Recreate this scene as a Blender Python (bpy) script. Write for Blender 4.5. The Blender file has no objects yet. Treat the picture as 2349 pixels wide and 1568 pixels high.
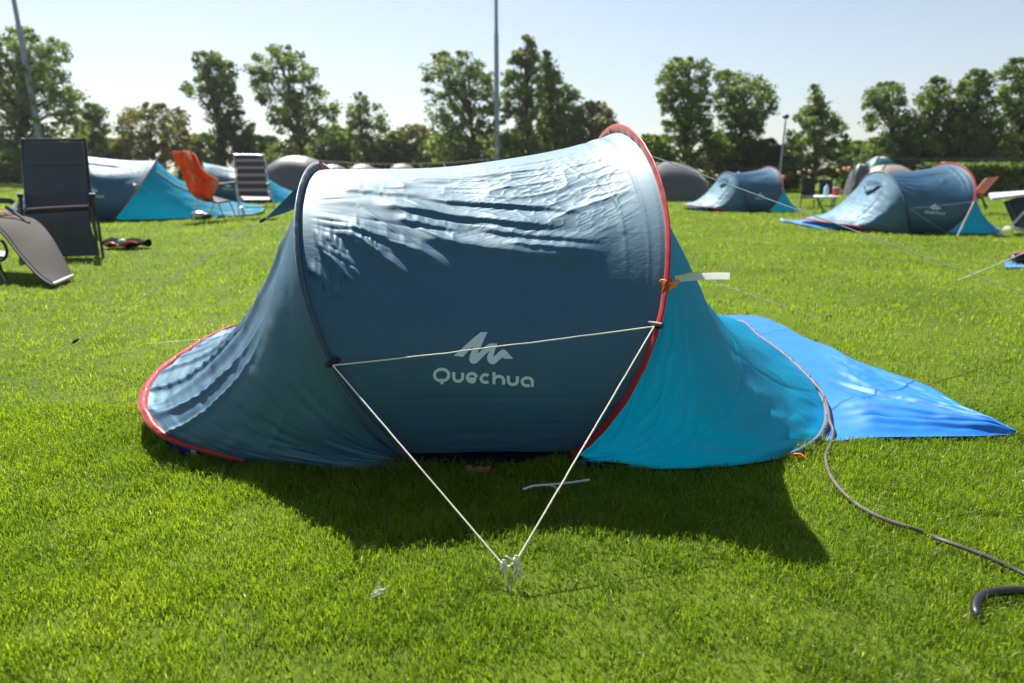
import bpy, bmesh, math, random
import numpy as np
from mathutils import Vector, Matrix
from mathutils.bvhtree import BVHTree
from mathutils.geometry import tessellate_polygon
random.seed(7); RNG = np.random.default_rng(11)
S = bpy.context.scene; COL = S.collection
R = math.radians
# ---------------------------------------------------------------- camera model
F, CX, CY, CH, PITCH = 1431.0, 1174.5, 784.0, 0.83, R(15.2)
def ray(x, y):
    u = (x-CX)/F; v = -(y-CY)/F
    return np.array([u, math.cos(PITCH)+v*math.sin(PITCH), -math.sin(PITCH)+v*math.cos(PITCH)])
C0 = np.array([0, 0, CH])
def gp(x, y, z=0.0):                     # the point of height z seen at a place of the photograph
    d = ray(x, y); return C0+d*((z-CH)/d[2])
def at(x, y, Y):                         # the point at distance Y seen at a place of the photograph
    d = ray(x, y); return C0+d*(Y/d[1])
def proj(p):
    q = np.asarray(p)-C0
    zc = q[..., 1]*math.cos(PITCH)-q[..., 2]*math.sin(PITCH)
    yc = q[..., 1]*math.sin(PITCH)+q[..., 2]*math.cos(PITCH)
    return np.stack([CX+F*q[..., 0]/zc, CY-F*yc/zc], -1)
# ---------------------------------------------------------------- noise
_LAT = RNG.random((8, 256, 256))
def vn(x, y, k=0):
    x = np.asarray(x, float); y = np.asarray(y, float); L = _LAT[k % 8]
    xi = np.floor(x).astype(int); yi = np.floor(y).astype(int); fx = x-xi; fy = y-yi
    fx = fx*fx*fx*(fx*(fx*6-15)+10); fy = fy*fy*fy*(fy*(fy*6-15)+10)
    a = L[xi % 256, yi % 256]; b = L[(xi+1) % 256, yi % 256]; c = L[xi % 256, (yi+1) % 256]; d = L[(xi+1) % 256, (yi+1) % 256]
    return (a*(1-fx)+b*fx)*(1-fy)+(c*(1-fx)+d*fx)*fy-.5
def sm(x, a, b):
    t = np.clip((np.asarray(x, float)-a)/(b-a), 0, 1); return t*t*(3-2*t)
# ---------------------------------------------------------------- mesh helpers
def tag(o, label=None, cat=None, group=None, kind=None):
    if label: o['label'] = label
    if cat: o['category'] = cat
    if group: o['group'] = group
    if kind: o['kind'] = kind
    return o
def thing(name, label, cat, loc=(0, 0, 0), rz=0, group=None):
    o = bpy.data.objects.new(name, None); COL.objects.link(o); o.empty_display_size = .1
    o.location = [float(c) for c in loc]; o.rotation_euler = (0, 0, rz); return tag(o, label, cat, group)
def link(name, me, mat, parent=None, smooth=True):
    if mat is not None: me.materials.append(mat)
    if smooth: me.polygons.foreach_set('use_smooth', np.ones(len(me.polygons), bool))
    me.update(); o = bpy.data.objects.new(name, me); COL.objects.link(o); o.parent = parent
    return o
def npmesh(name, V, Fq, mat, parent=None, smooth=True, ft=None):
    V = np.ascontiguousarray(V, np.float32).reshape(-1, 3); me = bpy.data.meshes.new(name)
    me.vertices.add(len(V)); me.vertices.foreach_set('co', V.ravel())
    Fq = np.asarray(Fq, np.int32).reshape(-1, 4) if Fq is not None else np.zeros((0, 4), np.int32)
    ft = np.asarray(ft, np.int32).reshape(-1, 3) if ft is not None else np.zeros((0, 3), np.int32)
    li = np.concatenate([Fq.ravel(), ft.ravel()]); n4, n3 = len(Fq), len(ft)
    me.loops.add(len(li)); me.loops.foreach_set('vertex_index', li)
    me.polygons.add(n4+n3)
    me.polygons.foreach_set('loop_start', np.concatenate([np.arange(n4)*4, n4*4+np.arange(n3)*3]).astype(np.int32))
    me.update(calc_edges=True)
    return link(name, me, mat, parent, smooth)
def gridq(nu, nv, o=0):
    i, j = np.meshgrid(np.arange(nu-1), np.arange(nv-1), indexing='ij'); a = i*nv+j
    return (np.stack([a, a+nv, a+nv+1, a+1], -1)+o).reshape(-1, 4)
def gnorm(P):
    n = np.cross(np.gradient(P, axis=0), np.gradient(P, axis=1)); return n/(np.linalg.norm(n, axis=-1, keepdims=True)+1e-9)
class MB:
    """collects shapes that become ONE mesh"""
    def __init__(s, o=(0, 0, 0)): s.v = []; s.f = []; s.o = np.array(o, float)
    def add(s, V, Fs):
        n = len(s.v); s.v += [tuple(np.array(p, float)-s.o) for p in V]; s.f += [tuple(i+n for i in f) for f in Fs]; return s
    def box(s, a, b):
        (x0, y0, z0), (x1, y1, z1) = a, b
        return s.add([(x0,y0,z0),(x1,y0,z0),(x1,y1,z0),(x0,y1,z0),(x0,y0,z1),(x1,y0,z1),(x1,y1,z1),(x0,y1,z1)],
              [(3,2,1,0),(4,5,6,7),(0,1,5,4),(1,2,6,5),(2,3,7,6),(3,0,4,7)])
    def tube(s, pts, r, n=8, closed=False):
        P = [np.array(p, float) for p in pts]; m = len(P); rr = r if hasattr(r, '__len__') else [r]*m
        V = []; up = None
        for i, p in enumerate(P):
            t = (P[(i+1) % m]-P[i-1]) if closed else P[min(i+1, m-1)]-P[max(i-1, 0)]
            t = t/(np.linalg.norm(t)+1e-9)
            if up is None:
                up = np.array([0, 0, 1.]) if abs(t[2]) < .9 else np.array([1., 0, 0])
            a = up-t*np.dot(up, t); a /= np.linalg.norm(a)+1e-9; up = a; b = np.cross(t, a)
            V += [p+rr[i]*(math.cos(2*math.pi*k/n)*a+math.sin(2*math.pi*k/n)*b) for k in range(n)]
        Fs = []
        for i in range(m if closed else m-1):
            j = (i+1) % m
            Fs += [(i*n+k, i*n+(k+1) % n, j*n+(k+1) % n, j*n+k) for k in range(n)]
        if not closed: Fs += [tuple(range(n-1, -1, -1)), tuple((m-1)*n+k for k in range(n))]
        return s.add(V, Fs)
    def slab(s, rows, th, push=None):
        """a sheet of rows of points with thickness th (along its normals)"""
        P = np.array(rows, float); nu, nv = P.shape[:2]; N = gnorm(P)
        V = np.concatenate([(P+N*th/2).reshape(-1, 3), (P-N*th/2).reshape(-1, 3)]); q = nu*nv
        f = [tuple(a) for a in gridq(nu, nv)]; f += [tuple(a[::-1]+q) for a in gridq(nu, nv)]
        e = [i*nv for i in range(nu)]+[(nu-1)*nv+j for j in range(1, nv)]+[i*nv+nv-1 for i in range(nu-2, -1, -1)]+[j for j in range(nv-2, 0, -1)]
        f += [(e[k], e[(k+1) % len(e)], e[(k+1) % len(e)]+q, e[k]+q) for k in range(len(e))]
        return s.add(V, f)
    def ball(s, c, r, nu=8, nv=6):
        c = np.array(c, float); r = np.array(r, float)*np.ones(3); V = [c+r*[0, 0, -1]]
        for i in range(1, nv):
            a = math.pi*i/nv-math.pi/2
            V += [c+r*[math.cos(a)*math.cos(2*math.pi*k/nu), math.cos(a)*math.sin(2*math.pi*k/nu), math.sin(a)] for k in range(nu)]
        V.append(c+r*[0, 0, 1]); Fs = [(0, 1+(k+1) % nu, 1+k) for k in range(nu)]
        for i in range(nv-2):
            Fs += [(1+i*nu+k, 1+i*nu+(k+1) % nu, 1+(i+1)*nu+(k+1) % nu, 1+(i+1)*nu+k) for k in range(nu)]
        t = len(V)-1; Fs += [(1+(nv-2)*nu+k, 1+(nv-2)*nu+(k+1) % nu, t) for k in range(nu)]
        return s.add(V, Fs)
    def build(s, name, mat, parent=None, smooth=True, sharp=True):
        me = bpy.data.meshes.new(name); me.from_pydata(s.v, [], s.f); o = link(name, me, mat, parent, smooth)
        bm = bmesh.new(); bm.from_mesh(me); bmesh.ops.recalc_face_normals(bm, faces=bm.faces); bm.to_mesh(me); bm.free()
        if smooth and sharp:
            try: me.set_sharp_from_angle(angle=R(40))
            except Exception: pass
        return o
def spline(pts, n):
    """Catmull-Rom through pts, n samples evenly by length"""
    P = np.array(pts, float); P = np.vstack([2*P[0]-P[1], P, 2*P[-1]-P[-2]]); out = []
    for i in range(1, len(P)-2):
        for t in np.linspace(0, 1, 24, endpoint=False):
            a, b, c, d = P[i-1], P[i], P[i+1], P[i+2]
            out.append(.5*(2*b+(c-a)*t+(2*a-5*b+4*c-d)*t*t+(3*b-a-3*c+d)*t**3))
    out.append(P[-2]); Q = np.array(out); L = np.r_[0, np.cumsum(np.linalg.norm(np.diff(Q, axis=0), axis=1))]
    t = np.linspace(0, L[-1], n); return np.stack([np.interp(t, L, Q[:, k]) for k in range(Q.shape[1])], -1)
def children(o): return [c for c in bpy.data.objects if c.parent == o]
def copy_tree(o, parent=None):
    c = o.copy(); COL.objects.link(c); c.parent = parent
    for ch in children(o): copy_tree(ch, c)
    return c
# ---------------------------------------------------------------- materials
def newmat(name):
    m = bpy.data.materials.new(name); m.use_nodes = True; nt = m.node_tree; nt.nodes.clear()
    return m, nt.nodes, nt.links
def noise(N, L, scale, detail=3, vec=None, rough=.55):
    n = N.new('ShaderNodeTexNoise'); n.inputs['Scale'].default_value = scale; n.inputs['Detail'].default_value = detail
    n.inputs['Roughness'].default_value = rough
    if vec is not None: L.new(vec, n.inputs['Vector'])
    return n
def ramp(N, L, fac, stops):
    r = N.new('ShaderNodeValToRGB'); e = r.color_ramp.elements
    while len(e) < len(stops): e.new(.5)
    for k, (p, c) in enumerate(stops): e[k].position = p; e[k].color = (*c, 1)
    L.new(fac, r.inputs[0]); return r
def plain(name, col, rough=.5, metal=0, spec=.5, var=.12, scale=6, bump=0, bscale=200):
    m, N, L = newmat(name); o = N.new('ShaderNodeOutputMaterial'); p = N.new('ShaderNodeBsdfPrincipled')
    tc = N.new('ShaderNodeTexCoord'); n = noise(N, L, scale, 4, tc.outputs['Object'])
    lo = tuple(c*(1-var*2) for c in col); hi = tuple(min(1, c*(1+var*2)) for c in col)
    r = ramp(N, L, n.outputs[0], [(.25, lo), (.75, hi)]); L.new(r.outputs[0], p.inputs['Base Color'])
    p.inputs['Roughness'].default_value = rough; p.inputs['Metallic'].default_value = metal; p.inputs['Specular IOR Level'].default_value = spec
    if bump:
        n2 = noise(N, L, bscale, 2, tc.outputs['Object']); b = N.new('ShaderNodeBump'); b.inputs['Strength'].default_value = bump
        b.inputs['Distance'].default_value = .002; L.new(n2.outputs[0], b.inputs['Height']); L.new(b.outputs[0], p.inputs['Normal'])
    L.new(p.outputs[0], o.inputs[0]); return m
def fabric(name, col, rough=.45, transl=.25, tcol=None, spec=.5, ior=1.5, sheen=0., srough=.4, crinkle=.0, coat=0., cscale=(60, 60, 60), aniso=None, stint=None):
    """thin coated nylon: glossy weave that also lets light through"""
    m, N, L = newmat(name); o = N.new('ShaderNodeOutputMaterial'); p = N.new('ShaderNodeBsdfPrincipled')
    tc = N.new('ShaderNodeTexCoord'); n = noise(N, L, 9, 4, tc.outputs['Object'])
    r = ramp(N, L, n.outputs[0], [(.25, tuple(c*.86 for c in col)), (.75, tuple(min(1, c*1.14) for c in col))])
    if name == 'orange_towel_cloth':     # printed cream blotches
        n5 = noise(N, L, 7, 3, tc.outputs['Object']); r5 = ramp(N, L, n5.outputs[0], [(.55, (0, 0, 0)), (.59, (1, 1, 1))]); mc = N.new('ShaderNodeMix'); mc.data_type = 'RGBA'
        L.new(r5.outputs[0], mc.inputs[0]); L.new(r.outputs[0], mc.inputs[6]); mc.inputs[7].default_value = (.62, .36, .18, 1); L.new(mc.outputs[2], p.inputs['Base Color'])
    else: L.new(r.outputs[0], p.inputs['Base Color'])
    p.inputs['Roughness'].default_value = rough
    p.inputs['IOR'].default_value = ior; p.inputs['Specular IOR Level'].default_value = spec; p.inputs['Sheen Weight'].default_value = sheen; p.inputs['Sheen Roughness'].default_value = srough
    p.inputs['Coat Weight'].default_value = coat; p.inputs['Coat Roughness'].default_value = .46
    if stint: p.inputs['Specular Tint'].default_value = (*stint, 1)
    t = N.new('ShaderNodeBsdfTranslucent'); t.inputs[0].default_value = (*(tcol or col), 1)
    if crinkle:
        mp = N.new('ShaderNodeMapping'); mp.inputs['Scale'].default_value = cscale; L.new(tc.outputs['Object'], mp.inputs[0])
        n1 = noise(N, L, 1, 4, mp.outputs[0], .6); b = N.new('ShaderNodeBump'); b.inputs['Strength'].default_value = crinkle
        b.inputs['Distance'].default_value = .004; L.new(n1.outputs[0], b.inputs['Height']); L.new(b.outputs[0], p.inputs['Normal'])
    if aniso:                           # the weave spreads highlights around the tunnel
        tn = N.new('ShaderNodeTangent'); tn.direction_type = 'RADIAL'; tn.axis = aniso[0]; L.new(tn.outputs[0], p.inputs['Tangent']); p.inputs['Anisotropic'].default_value = aniso[1]
    mx = N.new('ShaderNodeMixShader'); mx.inputs[0].default_value = transl; L.new(p.outputs[0], mx.inputs[1]); L.new(t.outputs[0], mx.inputs[2])
    L.new(mx.outputs[0], o.inputs[0]); return m
def leafmat(name, stops, transl=.45, rough=.5, tboost=1.5, patch=0.):
    """leaf: colour from the 'tone' attribute stored per leaf"""
    m, N, L = newmat(name); o = N.new('ShaderNodeOutputMaterial'); p = N.new('ShaderNodeBsdfPrincipled')
    a = N.new('ShaderNodeAttribute'); a.attribute_name = 'tone'; r = ramp(N, L, a.outputs['Fac'], stops)
    L.new(r.outputs[0], p.inputs['Base Color']); p.inputs['Roughness'].default_value = rough; p.inputs['Specular IOR Level'].default_value = .4
    t = N.new('ShaderNodeBsdfTranslucent'); mm = N.new('ShaderNodeMix'); mm.data_type = 'RGBA'; mm.blend_type = 'MULTIPLY'
    mm.inputs[0].default_value = 1; L.new(r.outputs[0], mm.inputs[6]); mm.inputs[7].default_value = (tboost*1.0, tboost, tboost*.45, 1)
    L.new(mm.outputs[2], t.inputs[0]); mx = N.new('ShaderNodeMixShader'); mx.inputs[0].default_value = transl
    L.new(p.outputs[0], mx.inputs[1]); L.new(t.outputs[0], mx.inputs[2]); L.new(mx.outputs[0], o.inputs[0]); return m
def tones(o, per_vertex):
    a = o.data.attributes.new('tone', 'FLOAT', 'POINT'); a.data.foreach_set('value', np.ascontiguousarray(per_vertex, np.float32))
M = {}
BLUE = (.0, .046, .118)
M['fly'] = fabric('blue_coated_nylon', BLUE, rough=.75, ior=2.4, transl=.10, tcol=(.0, .09, .18), spec=.5, crinkle=.22, cscale=(30, 90, 90), aniso=('X', .5), stint=(.50, .80, .92), coat=.42)
M['rear'] = fabric('blue_grey_nylon', (.0, .046, .125), rough=.72, ior=2.6, transl=.15, tcol=(.01, .13, .2), spec=.5, stint=(.52, .80, .90), coat=.3, crinkle=.3, cscale=(50, 50, 50))
M['front'] = fabric('turquoise_nylon', (.0, .41, .72), rough=.5, transl=.62, tcol=(.0, .80, 1.0), spec=.5, crinkle=.25, cscale=(30, 40, 40))
M['red'] = fabric('red_sleeve_nylon', (.45, .012, .016), rough=.4, transl=.3, tcol=(.75, .03, .02), spec=.6, sheen=.3, crinkle=.2)
M['navy'] = fabric('slate_sleeve_nylon', (.045, .085, .15), rough=.5, transl=.12, sheen=.4, crinkle=.2)
M['greyband'] = fabric('grey_sleeve_nylon', (.10, .13, .18), rough=.6, transl=.1, sheen=.0, crinkle=.3)
M['ink'] = plain('pale_print_ink', (.55, .66, .76), .6, var=.05)
M['black'] = plain('black_webbing', (.008, .008, .010), .55)
M['cord'] = plain('cream_cord', (.70, .68, .60), .7, bump=.6, bscale=600)
M['sheet'] = plain('navy_groundsheet', (.003, .004, .012), .7, spec=.08)
M['tarp'] = fabric('blue_poly_tarpaulin', (.006, .155, .58), rough=.55, transl=.05, spec=.5, crinkle=.12, cscale=(12, 40, 30))
M['white'] = fabric('white_paper', (.88, .88, .86), rough=.6, transl=.8)
M['orange'] = plain('orange_cord', (.75, .26, .02), .6)
M['yellow'] = plain('yellow_plastic', (.80, .70, .05), .5)
M['hose'] = plain('black_rubber', (.012, .012, .014), .42, var=.2)
M['cable'] = plain('grey_cable_sheath', (.085, .08, .072), .5, var=.2, scale=30)
M['steel'] = plain('steel', (.45, .46, .48), .35, metal=.9)
M['pole'] = plain('galvanised_pole', (.25, .29, .35), .5, metal=.3)
M['chairgrey'] = fabric('charcoal_padded_fabric', (.036, .046, .060), rough=.7, transl=.02, sheen=.15, srough=.5, crinkle=.3)
M['taupe'] = fabric('taupe_mesh_fabric', (.050, .045, .042), rough=.8, transl=.05, sheen=.0, spec=.15, srough=.5, crinkle=.3)
M['frame'] = plain('black_powder_coat', (.012, .013, .016), .35)
M['alu'] = plain('aluminium_tube', (.55, .55, .55), .35, metal=.7)
M['towel'] = fabric('orange_towel_cloth', (.85, .13, .012), rough=.8, transl=.25, sheen=.3, crinkle=.5)
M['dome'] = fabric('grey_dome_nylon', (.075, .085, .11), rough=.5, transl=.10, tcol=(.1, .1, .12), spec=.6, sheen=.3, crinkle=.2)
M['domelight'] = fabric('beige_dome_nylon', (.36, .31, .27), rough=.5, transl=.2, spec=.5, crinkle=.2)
M['teal'] = fabric('teal_cover', (.01, .17, .19), rough=.5, transl=.15, crinkle=.2)
M['palegrey'] = plain('pale_grey_plastic', (.5, .52, .53), .5)
M['tan'] = fabric('tan_sling_fabric', (.50, .26, .21), rough=.7, transl=.5)
M['lamp'] = plain('peach_bulb_glass', (.75, .36, .2), .35)
M['wood'] = plain('dark_stained_boards', (.022, .018, .016), .7, var=.3, scale=3)
M['bark'] = plain('bark', (.055, .045, .035), .85, var=.3, scale=4)
M['rust'] = plain('rust_brown_fabric', (.16, .05, .03), .7)
M['paleblue'] = plain('pale_blue_plastic', (.35, .62, .78), .4)
M['drygrass'] = plain('dried_leaf', (.50, .55, .42), .8)
# ---------------------------------------------------------------- popup tent
TO = np.array([-.12, 2.22, 0.0])       # base centre of the big tent
HA = (-.344, -.5743, .6551, .6296, .3954, .2394)
HB = (.1188, .5315, .7256, .6857, .4553, -.2667)
TYC, TPS = 2.2312, .09
def hoop(p, s, w=0.0):
    X0, al, a, b, c, sq = p; s = np.asarray(s, float)
    t0 = math.asin(max(-1, -c/b)); t = t0+(math.pi-2*t0)*s
    u = -(a-w)*np.cos(t); v = c+(b-w)*np.sin(t); x = X0+v*math.sin(al)+sq*v*v
    return np.stack([x*math.cos(TPS)-u*math.sin(TPS), TYC+x*math.sin(TPS)+u*math.cos(TPS), v*math.cos(al)], -1)-TO
def hoop_s(p, x, y):                    # where along the near half of a hoop a photo point lies
    s = np.linspace(0, .5, 600); q = proj(hoop(p, s)+TO); return float(s[np.argmin(((q-[x, y])**2).sum(-1))])
RIML = [(-.29, 1.655, .012), gp(820, 1079, .008), gp(690, 1070, .012), gp(545, 1052, .022), gp(470, 1034, .042), gp(400, 1014, .065), gp(352, 985, .09), gp(328, 950, .105), gp(322, 920, .11),
        gp(334, 885, .11), gp(362, 850, .11), gp(405, 818, .11), gp(470, 778, .10), gp(545, 750, .085), (-1.10, 3.09, .04), (-.72, 3.06, .015), (-.42, 2.95, .0)]
RIMR = [(.20, 1.66, .012), gp(1500, 1076, .012), gp(1640, 1073, .012), gp(1740, 1062, .012), gp(1818, 1044, .014), gp(1866, 1018, .016), gp(1892, 990, .018), gp(1900, 958, .02), gp(1893, 922, .03),
        gp(1868, 878, .045), gp(1810, 822, .06), gp(1748, 776, .075), gp(1692, 738, .09), (.88, 3.12, .05), (.55, 3.09, .02), (.22, 2.98, .0)]
# emblem and lettering, traced on a zoom of the photograph
def zpx(X, Y): return ((1050+X/6.711)/1.0893, (800+Y/6.711)/1.0893)
EMB = [(560,600),(715,620),(800,530),(868,462),(892,455),(862,530),(838,585),(822,640),(824,685),(845,718),(880,737),(920,735),(960,714),(1040,632),(1135,540),(1165,515),(1145,560),(1125,605),(1120,650),
       (1135,695),(1160,724),(1200,744),(1240,744),(1275,722),(1330,672),(1385,625),(1400,642),(1420,652),(1562,652),(1500,585),(1450,528),(1425,506),(1390,495),(1355,506),(1320,535),(1262,592),(1222,620),
       (1245,540),(1270,470),(1290,395),(1160,395),(1080,455),(1000,535),(950,560),(975,520),(1010,465),(1060,350),(1130,205),(1015,205),(880,315),(740,440),(640,535)]
def arc(cx, cy, rx, ry, a0, a1, n=26): return [(cx+rx*math.cos(R(a)), cy-ry*math.sin(R(a))) for a in np.linspace(a0, a1, n)]
LET = [arc(360,925,120,97,0,360,44), [(360,985),(362,1030),(364,1078)],
       [(562,876),(562,920),(562,955)]+arc(637,962,75,68,180,360,22)[1:]+[(712,925),(712,884)],
       arc(866,970,76,72,-42,-352,36), [(800,990),(870,990),(942,990)],
       arc(1094,984,72,64,48,312,28), [(1237,876),(1237,980),(1237,1078)], arc(1318,1012,80,65,175,0,20)+[(1398,1050),(1398,1086)],
       [(1478,937),(1478,980),(1478,1015)]+arc(1554,1020,76,66,180,360,22)[1:]+[(1630,985),(1630,942)],
       [(1880,1124),(1880,1080),(1880,1038)]+arc(1795,1038,86,66,0,270,30)[1:]+[(1835,1104)]]
def decal2d(kind):
    V, Fs = [], []
    if kind == 'logo_emblem':
        V = [(float(x), float(y)) for x, y in EMB]; Fs = [tuple(t) for t in tessellate_polygon([[Vector((x, y, 0)) for x, y in V]])]
    else:
        for st in LET:
            P = np.array(st, float); t = np.gradient(P, axis=0); t /= np.linalg.norm(t, axis=1, keepdims=True); n = np.stack([-t[:, 1], t[:, 0]], -1)*26
            b = len(V); V += [tuple(q) for q in P+n]+[tuple(q) for q in P-n]; m = len(P); Fs += [(b+i, b+i+1, b+m+i+1, b+m+i) for i in range(m-1)]
    bm = bmesh.new(); vs = [bm.verts.new((x, y, 0)) for x, y in V]
    for f in Fs:
        try: bm.faces.new([vs[i] for i in f])
        except ValueError: pass
    bmesh.ops.triangulate(bm, faces=bm.faces)
    for _ in range(3):
        e = [e for e in bm.edges if e.calc_length() > 45]
        if e: bmesh.ops.subdivide_edges(bm, edges=e, cuts=1)
        bmesh.ops.triangulate(bm, faces=bm.faces)
    bm.verts.ensure_lookup_table(); bm.verts.index_update()
    r = [tuple(v.co[:2]) for v in bm.verts], [tuple(v.index for v in f.verts) for f in bm.faces]; bm.free(); return r
def creases(u, s, lines):
    W = np.zeros_like(u)
    for (u0, s0, u1, s1, h, wd) in lines:
        ax, ay = u0, s0*1.9; bx, by = u1, s1*1.9; px, py = u, s*1.9; L2 = (bx-ax)**2+(by-ay)**2
        t = np.clip(((px-ax)*(bx-ax)+(py-ay)*(by-ay))/L2, 0, 1); d = np.hypot(px-ax-t*(bx-ax), py-ay-t*(by-ay))
        W += h*np.exp(-(d/wd)**2)*np.sin(np.pi*np.clip(t, .02, .98))**.5
    return W
SW = .028
def z8(*pts): return [((700+x/3.267)/1.0893, (280+y/3.267)/1.0893) for x, y in pts]
FOLDS = [([(850, 468), (952, 482), (1036, 495), (1121, 507), (1200, 516), (1330, 521)], .013, .040, .013), ([(935, 451), (1043, 465), (1116, 469), (1183, 472), (1283, 482), (1375, 490)], .007, .030, .010),
    ([(930, 541), (1016, 556), (1092, 568), (1193, 585), (1300, 590), (1395, 602)], .012, .035, .013), ([(1080, 522), (1180, 540), (1280, 548), (1400, 556)], .006, .022, .009), ([(1150, 560), (1260, 570), (1400, 580)], .005, .018, .008),
    ([(760, 432), (860, 440), (990, 452)], .004, .03, .012), ([(900, 500), (1000, 520), (1090, 536)], .006, .022, .009),
    (z8((470,925),(700,985),(900,1060),(1120,1150),(1370,1255)), .010, .026, .010), (z8((420,960),(600,1060),(760,1170),(960,1280),(1115,1375)), .010, .022, .009), (z8((330,985),(450,1100),(560,1220),(700,1395)), .006, .018, .008),
    (z8((250,950),(330,1110),(440,1230),(580,1370),(735,1455)), .009, .022, .009), (z8((215,1290),(330,1360),(400,1420),(500,1490),(605,1570)), .009, .022, .010), (z8((620,1050),(800,1150),(870,1180)), .005, .018, .008),
    ([(780, 812), (900, 850), (1100, 890), (1300, 900)], .006, .10, .06), ([(800, 700), (950, 742), (1150, 770), (1400, 740)], .006, .12, .10)]
def pxfolds(P):
    """hand placed folds: a lit swelling with a steeper underside along each traced line"""
    nu, ns = P.shape[:2]; half = ns//2; q = proj(P[:, :half]+TO); W = np.zeros((nu, ns)); cu = np.arange(nu)/(nu-1)*.95
    mu = np.broadcast_to((np.arange(nu)/(nu-1)*.95)[:, None], (nu, ns)); ms = np.broadcast_to((np.arange(ns)/(ns-1)*2.15)[None], (nu, ns))
    for pts, h, wa, wb in FOLDS:
        L = spline(pts, 26); L = L+np.stack([np.zeros(26), 3.2*vn(np.arange(26)*.8+h*900, np.arange(26)*0., 2)], -1); k = [np.unravel_index(np.argmin(((q-p)**2).sum(-1)), (nu, half)) for p in L]
        lu = np.array([i/(nu-1)*.95 for i, j in k]); ls = np.array([j/(ns-1)*2.15 for i, j in k]); o = np.argsort(lu); lu, ls = lu[o], ls[o]
        c = np.interp(mu[:, 0], lu, ls)[:, None]; sl = np.interp(mu[:, 0], lu, np.gradient(ls, lu+np.arange(26)*1e-6))[:, None]; d = (ms-c)/np.sqrt(1+np.clip(sl, -2, 2)**2)
        t = (mu-lu[0])/(lu[-1]-lu[0]); tp = sm(t, 0, .22)*(1-sm(t, .70, 1.02))
        W += h*tp*np.where(d > 0, np.exp(-(d/wa)**2), np.exp(-(d/wb)**2))*(ms < 1.1)
    return W
def build_tent(label, seed, nu, ns, decal_off, fin, group):
    root = thing('popup_tent', label, 'tent', group=group)
    u, s = np.meshgrid(np.linspace(0, 1, nu), np.linspace(.0, .985, ns), indexing='ij'); o = seed*17.3
    A = hoop(HA, s, SW); B = hoop(HB, s, SW); P = A*(1-u[..., None])+B*u[..., None]
    cen = np.array([0, 0, .42]); rad = P-cen; rad[..., 0] = 0; rad /= np.linalg.norm(rad, axis=-1, keepdims=True)
    prof = np.where(u > .5, 1-np.abs(2*u-1)**3.0, sm(u, 0, .5)*.7+.3*(1-np.abs(2*u-1)**3))
    d = .030+.055*sm(s, .08, .25)*(1-sm(s, .33, .49))+.012*np.sin(np.pi*s)-.028*(1-sm(s, .02, .22))
    P = P-rad*(d*prof)[..., None]
    # bottom edge lifts off the ground between the hoops
    P[..., 2] += .001*prof*(1-sm(s, .0, .10))
    g = 1-np.exp(-u*2.6); cs = .02+.30*sm(.42-np.minimum(s, 1-s), 0, .24)*np.exp(-u*1.1); q = s+cs*g
    zone = sm(s, .20, .31)*(1-sm(s, .60, .70)); edge = sm(u, .015, .16)*(1-sm(u, .80, .97))
    fold = vn(u*2.1+o, q*46, 0)*1.0+.55*vn(u*3.7+o+9, q*88, 1)
    fold = np.where(fold > 0, fold, fold*1.25)
    W = (.0075 if seed == 1 else .015)*fold*zone*edge*(.35+.65*sm(.47-np.abs(s-.02), 0, .14))
    fan = (1-sm(u, .22, .55))*sm(u, .02, .10)*sm(s, .19, .26)*(1-sm(s, .34, .42))
    ang = (s-.36)/(u+.18)
    W += fan*(.004 if seed == 1 else .0095)*(np.abs(vn(ang*26+o, u*3, 2))*2-.45)
    lowz = sm(s, .25, .31)*(1-sm(s, .40, .48)); rg = lambda a, b, k: (1-2*np.abs(vn(a, b, k)))**3-.45
    W += .0042*rg(u*4.2+o, q*64, 3)*lowz*sm(u, .10, .3)*(1-sm(u, .86, .96))
    W += .0020*rg(u*10+o+3, q*150+u*6, 6)*lowz*sm(u, .2, .45)*(1-sm(u, .88, .97))
    W += .0010*rg(u*26+o, s*210-u*30, 7)*lowz*sm(u, .3, .6)*(1-sm(u, .90, .97))
    W += .004*vn(u*34+o, s*5+o, 4)*sm(u, .84, .93)*(1-sm(u, .985, 1.))*sm(s, .18, .27)
    W += .012*vn(u*2.4+o+4, q*9+3, 5)*(1-sm(s, .22, .34))*sm(s, .03, .10)*sm(u, 0, .1)*(1-sm(u, .9, 1))
    W += .006*vn(u*7+o, s*130, 6)*(1-sm(s, .045, .085))*prof
    W += creases(u, s, [(.62,.41,.80,.30,.0011,.0045),(.70,.42,.86,.31,.0009,.0045),(.78,.43,.92,.30,.0009,.0045),(.55,.39,.66,.31,.0008,.0045),(.24,.40,.50,.30,.0012,.005),(.16,.36,.40,.25,.00342,.007),(.10,.33,.30,.235,.00342,.007),
                        (.05,.31,.24,.20,.00345,.008),(.08,.28,.20,.185,.00340,.007),(.30,.33,.52,.262,.00340,.007),(.88,.45,.90,.24,.0012,.006),(.945,.44,.96,.22,.0010,.005),(.02,.105,.98,.098,-.0016,.006)])
    if seed == 1: W += pxfolds(P)
    N = gnorm(P); sg = np.sign((N*rad).sum(-1).mean()); N *= sg
    P = P+N*W[..., None]
    Q = gridq(nu, ns); Q = Q if sg > 0 else Q[:, ::-1]
    body = npmesh('canopy', P, Q, M['fly'], root)
    bvh = BVHTree.FromPolygons([Vector(v) for v in P.reshape(-1, 3)], [tuple(int(i) for i in f) for f in Q]) if nu < 200 else None
    if bvh is None:
        i0, i1, j0, j1 = int(nu*.25), int(nu*.8), int(ns*.05), int(ns*.3); sub = P[i0:i1, j0:j1]
        bvh = BVHTree.FromPolygons([Vector(v) for v in sub.reshape(-1, 3)], [tuple(int(i) for i in f) for f in gridq(i1-i0, j1-j0)])
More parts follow.
